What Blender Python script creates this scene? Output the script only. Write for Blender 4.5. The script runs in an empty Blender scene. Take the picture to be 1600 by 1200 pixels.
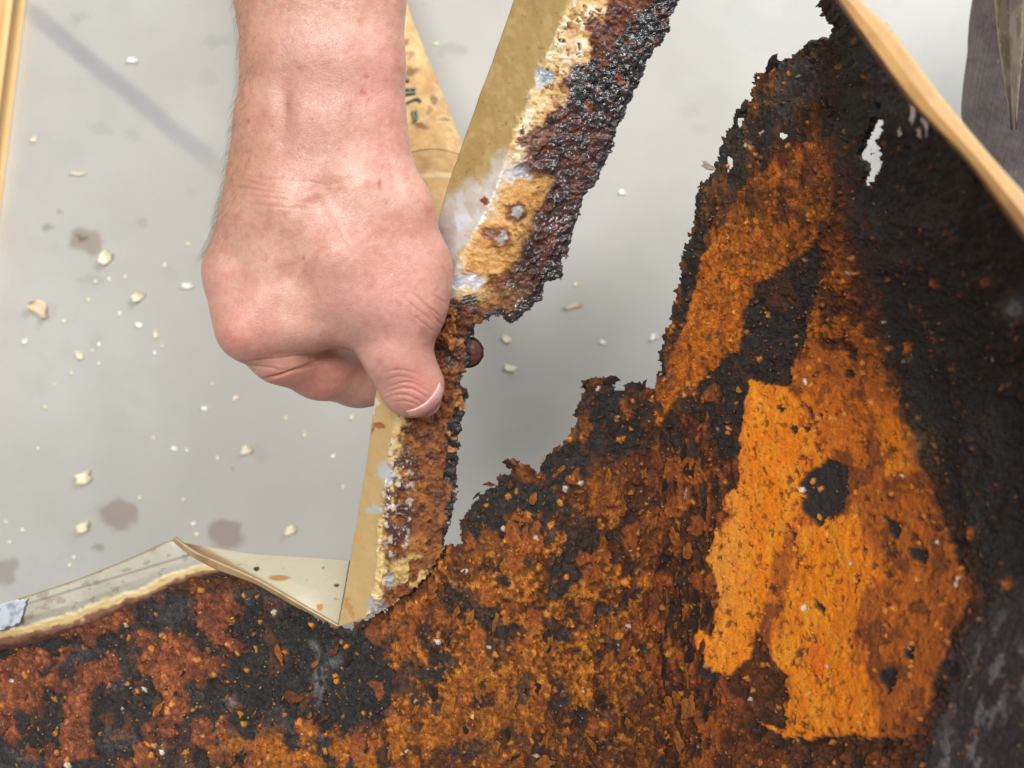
import bpy, math, random
import numpy as np
from mathutils import Vector

# ------------------------------------------------------------------ camera, world, lamps, exposure
scene = bpy.context.scene
CAMZ = 0.75                      # camera height above the floor, looking straight down
WF = 36.0 / 28.0                 # picture width per metre of distance
camd = bpy.data.cameras.new('camera'); cam = bpy.data.objects.new('camera', camd)
scene.collection.objects.link(cam); scene.camera = cam
cam.location = (0, 0, CAMZ); cam.rotation_euler = (0, 0, 0)
camd.lens = 28; camd.sensor_width = 36; camd.clip_start = 0.01; camd.clip_end = 100
camd.dof.use_dof = True; camd.dof.focus_distance = 0.362; camd.dof.aperture_fstop = 9.0
world = bpy.data.worlds.new('World'); scene.world = world; world.use_nodes = True
bg = world.node_tree.nodes['Background']
bg.inputs[0].default_value = (0.93, 0.97, 1.0, 1); bg.inputs[1].default_value = 0.30
def area(name, loc, target, size, power, col):
    l = bpy.data.lights.new(name, 'AREA'); l.shape = 'RECTANGLE'; l.size = size[0]; l.size_y = size[1]
    l.energy = power; l.color = col
    o = bpy.data.objects.new(name, l); scene.collection.objects.link(o); o.location = loc
    o.rotation_euler = (Vector(target) - Vector(loc)).to_track_quat('-Z', 'Y').to_euler()
    return o
area('ceiling_lamp', (-0.30, 0.55, 2.2), (0.05, 0, 0.3), (0.9, 0.45), 31, (1.0, 0.965, 0.92))
area('daylight_opening', (1.5, 2.0, 1.6), (0.2, 0.1, 0.1), (1.8, 1.4), 74, (0.95, 0.98, 1.0))
scene.view_settings.view_transform = 'Standard'; scene.view_settings.look = 'None'
scene.view_settings.exposure = 0.14; scene.view_settings.gamma = 1.0
scene.render.engine = 'CYCLES'

random.seed(4); RNG = np.random.default_rng(11)

# ------------------------------------------------------------------ helpers
def P(px, py, d):
    k = WF * d / 1600.0
    return np.array([(px - 800) * k, (600 - py) * k, CAMZ - d])
def Pa(px, py, d):
    k = WF * d / 1600.0
    return np.stack([(px - 800) * k, (600 - py) * k, CAMZ - d], -1)
def unproj(v):
    d = CAMZ - v[..., 2]; k = WF * d / 1600.0
    return v[..., 0] / k + 800, 600 - v[..., 1] / k
def lin(c):
    c = np.asarray(c, float) / 255.0
    return np.where(c <= 0.04045, c / 12.92, ((c + 0.055) / 1.055) ** 2.4)
def ss(a, b, x):
    t = np.clip((x - a) / (b - a), 0, 1); return t * t * (3 - 2 * t)
def hsh(ix, iy, s):
    h = (ix.astype(np.int64) * 374761393 + iy.astype(np.int64) * 668265263 + s * 2147483647 * 13) & 0xffffffff
    h = ((h ^ (h >> 13)) * 1274126177) & 0xffffffff
    h = ((h ^ (h >> 16)) * 2246822519) & 0xffffffff
    return ((h ^ (h >> 15)) & 0xffffff) / float(0xffffff)
def vn(x, y, s=0):
    ix = np.floor(x); iy = np.floor(y); fx = x - ix; fy = y - iy
    ux = fx * fx * fx * (fx * (fx * 6 - 15) + 10); uy = fy * fy * fy * (fy * (fy * 6 - 15) + 10)
    a = hsh(ix, iy, s); b = hsh(ix + 1, iy, s); c = hsh(ix, iy + 1, s); d = hsh(ix + 1, iy + 1, s)
    return (a * (1 - ux) + b * ux) * (1 - uy) + (c * (1 - ux) + d * ux) * uy
def fbm(x, y, o=4, s=0):
    t = 0; a = 0.5; n = 0
    for i in range(o):
        t = t + a * vn(x, y, s + i * 17); n += a; a *= 0.55
        x, y = x * 1.87 + y * 0.6 + 3.1, y * 1.87 - x * 0.6 + 7.7
    return t / n
def cells(x, y, s=0):
    """nearest cell: (id value 0..1, second value, edge distance f2-f1)"""
    ix = np.floor(x); iy = np.floor(y)
    f1 = np.full(x.shape, 9.0); f2 = np.full(x.shape, 9.0); idv = np.zeros(x.shape); idw = np.zeros(x.shape)
    for dx in (-1, 0, 1):
        for dy in (-1, 0, 1):
            cx = ix + dx; cy = iy + dy
            d = np.hypot(cx + hsh(cx, cy, s + 1) - x, cy + hsh(cx, cy, s + 2) - y)
            n = d < f1
            f2 = np.where(n, f1, np.minimum(f2, d))
            idv = np.where(n, hsh(cx, cy, s + 3), idv); idw = np.where(n, hsh(cx, cy, s + 4), idw)
            f1 = np.where(n, d, f1)
    return idv, idw, f2 - f1
def poly(x, y, pts):
    """signed distance, positive inside"""
    pts = np.asarray(pts, float); out = np.full(x.shape, -99.0)
    m = (x > pts[:, 0].min() - 60) & (x < pts[:, 0].max() + 60) & (y > pts[:, 1].min() - 60) & (y < pts[:, 1].max() + 60)
    X = x[m]; Y = y[m]
    if X.size == 0: return out
    ins = np.zeros(X.shape, bool); dd = np.full(X.shape, 1e9)
    for i in range(len(pts)):
        x0, y0 = pts[i - 1]; x1, y1 = pts[i]
        c = (y0 > Y) != (y1 > Y)
        ins ^= c & (X < (x1 - x0) * (Y - y0) / (y1 - y0 if y1 != y0 else 1e-9) + x0)
        l2 = (x1 - x0) ** 2 + (y1 - y0) ** 2 + 1e-9
        t = np.clip(((X - x0) * (x1 - x0) + (Y - y0) * (y1 - y0)) / l2, 0, 1)
        dd = np.minimum(dd, (X - x0 - t * (x1 - x0)) ** 2 + (Y - y0 - t * (y1 - y0)) ** 2)
    out[m] = np.where(ins, 1, -1) * np.sqrt(dd)
    return out
def blob(x, y, cx, cy, rx, ry):
    return np.exp(-(((x - cx) / rx) ** 2 + ((y - cy) / ry) ** 2))
class Paint:
    def __init__(s, shape, c, rough=0.8):
        s.c = np.empty(shape + (3,)); s.c[:] = lin(c); s.r = np.full(shape, rough); s.h = np.zeros(shape); s.b = np.ones(shape)
    def mix(s, m, c, rough=None, h=None):
        m = np.clip(m, 0, 1); c = lin(c) if np.ndim(c) == 1 or isinstance(c, tuple) else c
        s.c = s.c * (1 - m[..., None]) + c * m[..., None]
        if rough is not None: s.r = s.r * (1 - m) + rough * m
        if h is not None: s.h = s.h * (1 - m) + h * m

def link(o, parent=None):
    scene.collection.objects.link(o)
    if parent is not None:
        o.parent = parent
    return o
def tag(o, label=None, cat=None, group=None, kind=None):
    if label: o['label'] = label
    if cat: o['category'] = cat
    if group: o['group'] = group
    if kind: o['kind'] = kind
    return o
def empty(name, label, cat, group=None):
    o = bpy.data.objects.new(name, None); link(o); o.empty_display_size = 0.02
    return tag(o, label, cat, group)
def npmesh(name, verts, quads=None, tris=None, mat=None, parent=None, col=None, rgh=None, smooth=True, me_only=False, bw=None):
    me = bpy.data.meshes.new(name)
    verts = np.asarray(verts, np.float32)
    q = np.zeros((0, 4), np.int32) if quads is None else np.asarray(quads, np.int32).reshape(-1, 4)
    t = np.zeros((0, 3), np.int32) if tris is None else np.asarray(tris, np.int32).reshape(-1, 3)
    me.vertices.add(len(verts)); me.vertices.foreach_set('co', verts.ravel())
    nl = q.size + t.size
    me.loops.add(nl); me.loops.foreach_set('vertex_index', np.concatenate([q.ravel(), t.ravel()]))
    me.polygons.add(len(q) + len(t))
    me.polygons.foreach_set('loop_start', np.concatenate([np.arange(len(q)) * 4, q.size + np.arange(len(t)) * 3]).astype(np.int32))
    if smooth: me.polygons.foreach_set('use_smooth', np.ones(len(q) + len(t), bool))
    me.update(calc_edges=True); me.validate()
    if col is not None:
        a = me.attributes.new('Col', 'FLOAT_COLOR', 'POINT')
        a.data.foreach_set('color', np.concatenate([col, np.ones((len(col), 1)) if bw is None else np.asarray(bw).reshape(-1, 1)], 1).astype(np.float32).ravel())
    if rgh is not None:
        a = me.attributes.new('Rgh', 'FLOAT', 'POINT'); a.data.foreach_set('value', np.asarray(rgh, np.float32).ravel())
    if mat: me.materials.append(mat)
    if me_only: return me
    return link(bpy.data.objects.new(name, me), parent)
def grid_sheet(name, pos, mask, thick, mat, parent, col, rgh, h=None, backcol=None, bw=None):
    """pos (nv,nu,3) grid facing the camera, mask per vertex; real thickness with side walls"""
    nv, nu = pos.shape[:2]
    du = np.gradient(pos, axis=1); dv = np.gradient(pos, axis=0)
    n = np.cross(du, dv); n /= np.linalg.norm(n, axis=-1, keepdims=True) + 1e-12
    to = np.array([0, 0, CAMZ]) - pos
    n *= np.sign((n * to).sum(-1).mean())
    front = pos + (n * h[..., None] if h is not None else 0)
    back = pos - n * thick + (n * h[..., None] * 0.3 if h is not None else 0)
    idx = np.arange(nv * nu).reshape(nv, nu)
    f = mask[:-1, :-1] & mask[1:, :-1] & mask[:-1, 1:] & mask[1:, 1:]
    a = idx[:-1, :-1][f]; b = idx[:-1, 1:][f]; c = idx[1:, 1:][f]; d = idx[1:, :-1][f]
    fq = np.stack([a, d, c, b], 1)
    if np.dot(np.cross(front.reshape(-1, 3)[fq[0, 1]] - front.reshape(-1, 3)[fq[0, 0]], front.reshape(-1, 3)[fq[0, 2]] - front.reshape(-1, 3)[fq[0, 0]]), n.reshape(-1, 3)[fq[0, 0]]) < 0:
        fq = fq[:, ::-1]
    N = nv * nu
    bq = fq[:, ::-1] + N
    e = np.concatenate([fq[:, [0, 1]], fq[:, [1, 2]], fq[:, [2, 3]], fq[:, [3, 0]]])
    key = np.minimum(e[:, 0], e[:, 1]).astype(np.int64) * N + np.maximum(e[:, 0], e[:, 1])
    u, inv, cnt = np.unique(key, return_inverse=True, return_counts=True)
    be = e[cnt[inv] == 1]
    sq = np.stack([be[:, 1], be[:, 0], be[:, 0] + N, be[:, 1] + N], 1)
    q = np.concatenate([fq, bq, sq])
    used = np.unique(q); mp = np.full(2 * N, -1, np.int64); mp[used] = np.arange(len(used))
    V = np.concatenate([front.reshape(-1, 3), back.reshape(-1, 3)])[used]
    C = col.reshape(-1, 3); C = np.concatenate([C, C * 0.8 if backcol is None else np.broadcast_to(lin(backcol), C.shape)])[used]
    R = np.concatenate([rgh.ravel(), rgh.ravel()])[used]
    return npmesh(name, V, mp[q], None, mat, parent, C, R, bw=None if bw is None else np.concatenate([bw.ravel()]*2)[used])

# ------------------------------------------------------------------ materials
def newmat(name):
    m = bpy.data.materials.new(name); m.use_nodes = True
    nt = m.node_tree; return m, nt, nt.nodes['Principled BSDF']
def nd(nt, t, **kw):
    n = nt.nodes.new(t)
    for k, v in kw.items():
        if hasattr(n, k): setattr(n, k, v)
    return n
def attr_mat(name, scales=((900, 0.5), (3500, 0.5)), bump=0.0004, colvar=0.35, sss=0.0, spec=0.5, streak=1.0, coat=0.0):
    m, nt, b = newmat(name); L = nt.links.new
    at = nd(nt, 'ShaderNodeAttribute', attribute_name='Col'); ar = nd(nt, 'ShaderNodeAttribute', attribute_name='Rgh')
    tc = nd(nt, 'ShaderNodeTexCoord'); mp = nd(nt, 'ShaderNodeMapping'); mp.inputs['Scale'].default_value = (1, 1.0 / streak, 1)
    L(tc.outputs['Object'], mp.inputs['Vector'])
    prev = None; cm = None
    for sc, w in scales:
        n = nd(nt, 'ShaderNodeTexNoise'); n.inputs['Scale'].default_value = sc; n.inputs['Detail'].default_value = 4; n.inputs['Roughness'].default_value = 0.65
        L(mp.outputs[0], n.inputs['Vector'])
        bp = nd(nt, 'ShaderNodeBump'); st_ = nd(nt, 'ShaderNodeMath', operation='MULTIPLY'); st_.inputs[1].default_value = w; L(at.outputs['Alpha'], st_.inputs[0]); L(st_.outputs[0], bp.inputs['Strength']); bp.inputs['Distance'].default_value = bump * (scales[0][0] / sc)
        L(n.outputs['Fac'], bp.inputs['Height'])
        if prev: L(prev.outputs[0], bp.inputs['Normal'])
        prev = bp
        mr = nd(nt, 'ShaderNodeMapRange'); mr.inputs[1].default_value = 0.3; mr.inputs[2].default_value = 0.7
        mr.inputs[3].default_value = 1 - colvar; mr.inputs[4].default_value = 1 + colvar
        L(n.outputs['Fac'], mr.inputs[0])
        if cm is None: cm = mr.outputs[0]
        else:
            mu = nd(nt, 'ShaderNodeMath', operation='MULTIPLY'); L(cm, mu.inputs[0]); L(mr.outputs[0], mu.inputs[1]); cm = mu.outputs[0]
    dv_ = nd(nt, 'ShaderNodeMath', operation='SUBTRACT'); L(cm, dv_.inputs[0]); dv_.inputs[1].default_value = 1.0; ma_ = nd(nt, 'ShaderNodeMath', operation='MULTIPLY_ADD'); L(dv_.outputs[0], ma_.inputs[0]); L(at.outputs['Alpha'], ma_.inputs[1]); ma_.inputs[2].default_value = 1.0; cm = ma_.outputs[0]
    vm = nd(nt, 'ShaderNodeVectorMath', operation='SCALE'); L(at.outputs['Color'], vm.inputs[0]); L(cm, vm.inputs['Scale'])
    if name == 'skin':
        vo = nd(nt, 'ShaderNodeTexVoronoi', feature='DISTANCE_TO_EDGE'); vo.inputs['Scale'].default_value = 850; L(tc.outputs['Object'], vo.inputs['Vector'])
        mv = nd(nt, 'ShaderNodeMapRange'); mv.inputs[2].default_value = 0.12; L(vo.outputs['Distance'], mv.inputs[0])
        bv = nd(nt, 'ShaderNodeBump'); bv.inputs['Strength'].default_value = 0.30; bv.inputs['Distance'].default_value = 0.00016; L(mv.outputs[0], bv.inputs['Height']); L(prev.outputs[0], bv.inputs['Normal']); prev = bv
    L(vm.outputs[0], b.inputs['Base Color']); L(prev.outputs[0], b.inputs['Normal']); L(ar.outputs['Fac'], b.inputs['Roughness'])
    b.inputs['Specular IOR Level'].default_value = spec
    if sss:
        b.inputs['Subsurface Weight'].default_value = sss; b.inputs['Subsurface Radius'].default_value = (1.0, 0.35, 0.2); b.inputs['Subsurface Scale'].default_value = 0.004
    if coat:      # wet, tarry film on the darkest rust
        mc = nd(nt, 'ShaderNodeMapRange'); mc.inputs[1].default_value = 0.45; mc.inputs[2].default_value = 0.26; mc.inputs[3].default_value = 0.0; mc.inputs[4].default_value = coat
        L(ar.outputs['Fac'], mc.inputs[0]); L(mc.outputs[0], b.inputs['Coat Weight']); b.inputs['Coat Roughness'].default_value = 0.12
    return m
def noise_mat(name, c0, c1, scale, rough=0.7, bump=0.0003, stretch=(1, 1, 1), detail=5, metallic=0):
    m, nt, b = newmat(name); L = nt.links.new
    tc = nd(nt, 'ShaderNodeTexCoord'); mp = nd(nt, 'ShaderNodeMapping'); mp.inputs['Scale'].default_value = stretch
    L(tc.outputs['Object'], mp.inputs['Vector'])
    n = nd(nt, 'ShaderNodeTexNoise'); n.inputs['Scale'].default_value = scale; n.inputs['Detail'].default_value = detail; n.inputs['Roughness'].default_value = 0.65
    L(mp.outputs[0], n.inputs['Vector'])
    r = nd(nt, 'ShaderNodeValToRGB'); r.color_ramp.elements[0].position = 0.32; r.color_ramp.elements[1].position = 0.68
    r.color_ramp.elements[0].color = (*lin(c0), 1); r.color_ramp.elements[1].color = (*lin(c1), 1)
    L(n.outputs['Fac'], r.inputs[0]); L(r.outputs[0], b.inputs['Base Color'])
    bp = nd(nt, 'ShaderNodeBump'); bp.inputs['Strength'].default_value = 0.7; bp.inputs['Distance'].default_value = bump
    L(n.outputs['Fac'], bp.inputs['Height']); L(bp.outputs[0], b.inputs['Normal'])
    b.inputs['Roughness'].default_value = rough; b.inputs['Metallic'].default_value = metallic
    return m
M_RUST = attr_mat('rust', ((600, 0.9), (1800, 1.0), (5200, 0.8)), 0.0026, 0.36, spec=0.5, streak=1.5)
M_STRIP = attr_mat('rusted_paint', ((800, 0.8), (2400, 1.0)), 0.0016, 0.16, spec=0.6, coat=0.9)
M_SKIN = attr_mat('skin', ((300, 0.12), (1300, 0.5)), 0.0006, 0.07, sss=0.2, spec=0.5)
M_FLOOR = attr_mat('concrete', ((14, 0.02), (300, 0.05)), 0.0003, 0.022, spec=0.4)
M_CLOTH = attr_mat('fabric', ((200, 0.3), (2500, 0.6)), 0.0004, 0.22, spec=0.2)
M_CARD = attr_mat('cardboard', ((120, 0.3), (1500, 0.3)), 0.0003, 0.12, spec=0.3)
M_PINE = attr_mat('pine', ((60, 0.1), (900, 0.3)), 0.0002, 0.06, spec=0.3, streak=8)
FLAKE_M = [noise_mat('flake_orange', (150, 76, 18), (220, 134, 40), 2.2, .9, .12),
           noise_mat('flake_ochre', (150, 82, 30), (218, 138, 56), 2.6, .9, .12),
           noise_mat('flake_red', (88, 42, 22), (150, 80, 40), 2.2, .85, .12),
           noise_mat('flake_dark', (34, 28, 25), (78, 54, 40), 2.6, .6, .12),
           noise_mat('flake_pale', (176, 148, 124), (234, 216, 194), 2.2, .7, .1)]
M_SHAVE = noise_mat('pale_wood', (230, 214, 176), (252, 246, 226), 160, 0.7, 0.0004, (1, 5, 1))
M_SHAVE2 = noise_mat('orange_wood', (222, 182, 140), (250, 232, 208), 120, 0.7, 0.0004, (1, 6, 1))
M_WHITE = noise_mat('white_chip', (236, 236, 232), (252, 252, 250), 200, 0.6)
M_HAIR = noise_mat('hair', (96, 74, 56), (156, 124, 92), 100, 0.5)
M_NAIL = noise_mat('nail', (222, 164, 158), (236, 186, 178), 90, 0.3, 0.00005)
M_PRINT = noise_mat('teal_print', (96, 122, 112), (140, 152, 130), 500, 0.8)
M_BOLT = noise_mat('bolt_rust', (58, 34, 30), (112, 66, 54), 500, 0.45, 0.0006)

# ------------------------------------------------------------------ floor
def build_floor():
    FW, FH, st = 2000, 1500, 4.0
    xs = np.r_[np.arange(-1600, -80, 24.0), np.arange(-80, 1680, 4.0), np.arange(1680, 3200, 24.0)]; ys = np.r_[np.arange(-1500, -80, 24.0), np.arange(-80, 1280, 4.0), np.arange(1280, 2700, 24.0)]
    x, y = np.meshgrid(xs, ys)
    n = fbm(x / 420, y / 420, 4, 3); n2 = fbm(x / 60, y / 60, 4, 9)
    p = Paint(x.shape, (181, 178, 170), 0.40)
    p.mix(ss(0.35, 0.7, n), (190, 188, 182)); p.mix(0.25 * ss(0.5, 0.75, n2), (172, 170, 163))
    wx = x + 26 * (fbm(x / 25, y / 25, 3, 21) - 0.5); wy = y + 26 * (fbm(x / 25, y / 25, 3, 31) - 0.5)
    # worn grey line across the floor
    sx = 0.25 * wx + 0.75 * x; sy = 0.25 * wy + 0.75 * y; t = (sx - 45) * 0.773 + (sy - 20) * 0.634; q = -(sx - 45) * 0.634 + (sy - 20) * 0.773
    p.mix(0.75 * (1 - ss(7, 20, np.abs(q + 2))) * (1 - ss(330, 420, t)) * ss(-160, -60, t) * (0.6 + 0.5 * n2), (148, 148, 150))
    for cx, cy, rx, ry, c, a in [(133, 377, 32, 23, (150, 136, 122), .8), (130, 374, 8, 6, (112, 94, 80), .8), (187, 801, 32, 25, (152, 136, 126), .8),
        (352, 835, 30, 24, (152, 136, 126), .85), (153, 853, 10, 8, (150, 146, 142), .8), (708, 82, 20, 8, (160, 160, 154), .7), (335, 67, 22, 10, (164, 166, 158), .7),
        (160, 196, 21, 12, (172, 171, 162), .7), (222, 344, 13, 9, (160, 158, 150), .7), (75, 352, 8, 6, (140, 138, 132), .7), (95, 331, 6, 5, (140, 138, 132), .6),
        (4, 892, 22, 26, (160, 148, 138), .8), (140, 436, 26, 9, (170, 168, 160), .6), (130, 26, 15, 6, (168, 166, 158), .6), (360, 739, 5, 4, (120, 118, 112), .7),
        (1150, 40, 30, 18, (182, 184, 184), .5), (820, 640, 40, 26, (176, 172, 164), .4)]:
        e = np.hypot((wx - cx) / rx, (wy - cy) / ry); p.mix(a * (1 - ss(0.7, 1.12, e)), c)
    idv, idw, ed = cells(x / 34, y / 34, 5)
    p.mix(0.2 * (idv > 0.95) * ss(0.25, 0.5, ed), (150, 148, 142))
    pos = Pa(x, y, np.full(x.shape, CAMZ)); nv, nu = x.shape
    idx = np.arange(nv * nu).reshape(nv, nu)
    q = np.stack([idx[1:, :-1], idx[1:, 1:], idx[:-1, 1:], idx[:-1, :-1]], -1).reshape(-1, 4)
    o = npmesh('floor', pos.reshape(-1, 3), q, None, M_FLOOR, None, p.c.reshape(-1, 3), p.r.ravel(), smooth=False)
    tag(o, kind='structure', label='smooth pale grey concrete workshop floor with brown stains')
build_floor()

# ------------------------------------------------------------------ rusted panel: the sheet
CP = np.array([(1020, 600, .385), (900, 600, .392), (720, 850, .386), (545, 980, .386), (372, 895, .402), (0, 1012, .425), (200, 945, .412),
    (0, 1200, .372), (400, 1200, .36), (800, 1200, .35), (1035, 1200, .366), (1030, 900, .392), (850, 900, .378), (1100, 300, .378), (1190, 110, .375),
    (1310, 40, .338), (1180, 600, .368), (1180, 900, .362), (1300, 800, .335), (1300, 1100, .318), (1450, 600, .285), (1600, 800, .245), (1600, 1100, .225),
    (1600, 400, .205), (1450, 200, .235), (1330, 20, .268), (1850, 1450, .17), (1800, 600, .17), (-200, 1450, .34), (-200, 1030, .44), (800, 1450, .31), (1290, 300, .33)])
def _tps():
    q = CP[:, :2] / 400.0; n = len(q)
    r = np.hypot(q[:, None, 0] - q[None, :, 0], q[:, None, 1] - q[None, :, 1])
    K = r ** 2 * np.log(r + 1e-9) + np.eye(n) * 0.01
    Pm = np.c_[np.ones(n), q]
    A = np.block([[K, Pm], [Pm.T, np.zeros((3, 3))]])
    return q, np.linalg.solve(A, np.r_[CP[:, 2], 0, 0, 0])
TQ, TW = _tps()
def sheet_depth(px, py):
    x = px / 400.0; y = py / 400.0; out = TW[-3] + TW[-2] * x + TW[-1] * y
    for (qx, qy), w in zip(TQ, TW):
        r2 = (x - qx) ** 2 + (y - qy) ** 2; out = out + w * 0.5 * r2 * np.log(r2 + 1e-12)
    cre = np.exp(-((px - (1018 + 0.07 * (py - 600))) / 26.0) ** 2) * ss(560, 700, py)
    return np.clip(out, 0.15, 0.5) + 0.006 * cre
OUT = [(-220, 1035), (0, 1008), (60, 1000), (130, 972), (210, 942), (300, 903), (372, 893), (430, 923), (480, 953), (525, 980), (545, 983), (580, 962), (625, 937),
    (640, 902), (668, 878), (688, 860), (722, 848), (718, 820), (735, 790), (755, 768), (772, 760), (777, 742), (800, 735), (781, 714), (815, 722), (845, 738), (850, 715),
    (880, 690), (900, 662), (893, 650), (905, 625), (910, 592), (945, 588), (955, 597), (968, 609), (985, 597), (1010, 598), (1021, 608), (1028, 580), (1030, 540),
    (1045, 500), (1055, 455), (1065, 420), (1062, 398), (1078, 370), (1086, 330), (1090, 285), (1105, 283), (1118, 262), (1125, 225), (1140, 200), (1155, 175), (1170, 150),
    (1185, 112), (1215, 92), (1250, 75), (1298, 52), (1304, 40), (1290, 28), (1277, 14), (1280, 0), (1290, -8), (1312, -20), (1330, 20), (1352, 50), (1384, 100), (1430, 150), (1490, 225),
    (1550, 300), (1610, 375), (1830, 640), (1830, 1440), (-220, 1440)]
def sheet_paint(px, py):
    g1 = fbm(px / 30, py / 30, 4, 40) - 0.5; g2 = fbm(px / 30, py / 30, 4, 60) - 0.5
    f1 = fbm(px / 7, py / 7, 3, 80) - 0.5; f2 = fbm(px / 7, py / 7, 3, 90) - 0.5
    wx = px + 15 * g1 + 9 * f1; wy = py + 15 * g2 + 11 * f2
    A = fbm(px / 70, py / 95, 5, 101); B = fbm(px / 24, py / 34, 5, 111); S = fbm(px / 9, py / 34, 4, 121); G = fbm(px / 6, py / 7, 3, 131)
    left = 1 - ss(990, 1050, px)
    p = Paint(px.shape, (56, 43, 35), 0.72)
    p.mix(ss(0.30, 0.52, A), (98, 55, 27), 0.85, 0.0002); p.mix(ss(0.5, 0.62, B) * 0.8, (118, 64, 28), 0.9, 0.0004)
    # middle and left-middle area: orange brown with ochre crumbs
    wc = np.clip(blob(px, py, 860, 905, 190, 130) + 0.9 * blob(px, py, 690, 1090, 130, 150) + 0.8 * blob(px, py, 950, 1050, 110, 170) + 0.8 * blob(px, py, 480, 1200, 220, 55), 0, 1)
    p.mix(wc * 0.85 * ss(0.34, 0.54, B), (134, 74, 26), 0.9, 0.0005); p.mix(wc * 0.7 * ss(0.48, 0.6, fbm(px / 46, py / 60, 4, 143)), (158, 90, 28), 0.9, 0.0007); p.mix(wc * ss(0.53, 0.60, 0.5 * B + 0.5 * G), (180, 112, 36), 0.92, 0.0009)
    p.mix(wc * 0.9 * ss(0.575, 0.63, fbm(px / 38, py / 30, 4, 141)), (54, 48, 46), 0.65, -0.0002)
    p.mix(blob(px, py, 610, 1040, 85, 75) * ss(0.36, 0.5, A + 0.25 * g1) * 0.9, (140, 68, 22), 0.9, 0.0003)
    # brown bark-like band beside the crease
    band = ss(1015, 1035, px) * (1 - ss(1110, 1180, px - 0.05 * (py - 900))) * ss(560, 660, py)
    p.mix(band * 0.9, (96, 50, 24), 0.85, 0.0); p.mix(band * ss(0.52, 0.60, S), (146, 78, 30), 0.9, 0.0008); p.mix(band * ss(0.58, 0.66, fbm(px / 8, py / 40, 4, 151)), (46, 36, 30), 0.7, -0.0006)
    # dark zone along the torn edge of the middle part
    de = np.maximum.reduce([blob(px, py, 960, 655, 75, 70), blob(px, py, 800, 790, 85, 50), blob(px, py, 730, 830, 30, 40), 0.9 * blob(px, py, 880, 720, 50, 50)])
    p.mix(ss(0.35, 0.6, de + 0.5 * g1), (52, 47, 43), 0.75, 0.0002); p.mix(ss(0.4, 0.7, de) * ss(0.57, 0.66, B), (104, 58, 28), 0.85, 0.0006)
    # lower left: dark scale with red brown remnants of paint
    ll = ss(640, 520, px) * ss(880, 960, py)
    p.mix(ss(0.2, 0.8, ll), (50, 44, 40), 0.6, 0.0)
    p.mix(ss(0.3, 0.8, ll) * ss(0.55, 0.68, fbm(px / 60, py / 40, 4, 161)), (70, 66, 66), 0.45, 0.0001)
    dn = poly(wx, wy, [(395, 935), (470, 950), (530, 985), (600, 1000), (615, 1080), (600, 1130), (520, 1150), (440, 1110), (390, 1120), (340, 1040), (380, 990)])
    p.mix(ss(-8, 8, dn), (46, 43, 40), 0.6, -0.0004)
    ll2 = ll * (1 - ss(-20, 20, dn))
    n5 = fbm(px / 48 + 5, py / 60, 4, 171)
    p.mix(ss(0.5, 0.9, ll2) * ss(0.575, 0.595, n5), (116, 62, 38), 0.85, 0.0011); p.mix(ss(0.5, 0.9, ll2) * ss(0.64, 0.70, n5) * 0.8, (150, 84, 46), 0.85, 0.0012)
    for pl in ([(0, 1030), (50, 1015), (95, 1025), (60, 1060), (35, 1090), (25, 1120), (0, 1130), (-60, 1080)], [(250, 1010), (310, 1015), (318, 1050), (290, 1075), (300, 1100), (285, 1135), (255, 1130), (262, 1090), (240, 1060)],
               [(120, 1040), (180, 1020), (195, 1060), (150, 1075), (140, 1130), (160, 1190), (90, 1200), (100, 1110)], [(310, 930), (360, 920), (380, 950), (350, 985), (385, 1010), (375, 1025), (330, 1000), (305, 970)]):
        dq = poly(wx, wy, pl); p.mix(ss(-2, 2, dq), (126, 68, 42), 0.85, 0.0013); p.mix(ss(2, 22, dq) * ss(0.45, 0.6, B), (154, 86, 48))
    lo = ss(1120, 1165, py + 40 * g1) * ss(250, 420, px) * (1 - ss(640, 720, px))
    p.mix(lo * ss(0.42, 0.55, B), (160, 92, 26), 0.92, 0.0007)
    # whitish mineral streaks on the dark patch
    wh = np.exp(-((px - (488 + 0.16 * (py - 1000) + 14 * g1)) / 7) ** 2) * ss(985, 1010, py) * (1 - ss(1110, 1140, py))
    p.mix(wh * ss(0.4, 0.6, B) * 0.75, (150, 148, 144), 0.7); p.mix(blob(wx, wy, 520, 1028, 16, 12) * 0.5, (140, 140, 140))
    p.mix(blob(wx, wy, 360, 1098, 10, 8) * 0.6, (150, 148, 146))
    # upper right lobe: brown rim
    ul = ss(1010, 1040, px) * (1 - ss(600, 680, py)) * (1 - ss(1280, 1330, px))
    p.mix(ul * 0.95, (62, 48, 38), 0.8, 0.0); p.mix(ul * ss(0.47, 0.58, S), (112, 68, 30), 0.9, 0.0006); p.mix(ul * ss(0.57, 0.64, B), (44, 38, 34), 0.7, 0.0002)
    gd = poly(wx, wy, [(1225, 95), (1305, 48), (1318, 110), (1290, 150), (1240, 170), (1215, 200), (1200, 150)]); p.mix(ss(-10, 14, gd) * 0.75, (96, 88, 80), 0.85, 0.0)
    # orange layer, upper patch
    o1 = poly(wx, wy, [(1120, 340), (1175, 285), (1215, 250), (1275, 215), (1300, 240), (1302, 320), (1284, 372), (1262, 384), (1236, 414), (1204, 436), (1188, 440), (1165, 480), (1156, 546), (1131, 556), (1116, 575),
        (1098, 592), (1084, 626), (1070, 614), (1050, 632), (1026, 668), (1022, 640), (1040, 590), (1046, 555), (1070, 505), (1092, 430), (1106, 370)])
    k = ss(-2, 2, o1); low = ss(300, 470, py)
    p.mix(k, lin((136, 76, 26)) * (1 - low[..., None]) + lin((200, 112, 24)) * low[..., None], 0.95, 0.0012)
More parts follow.
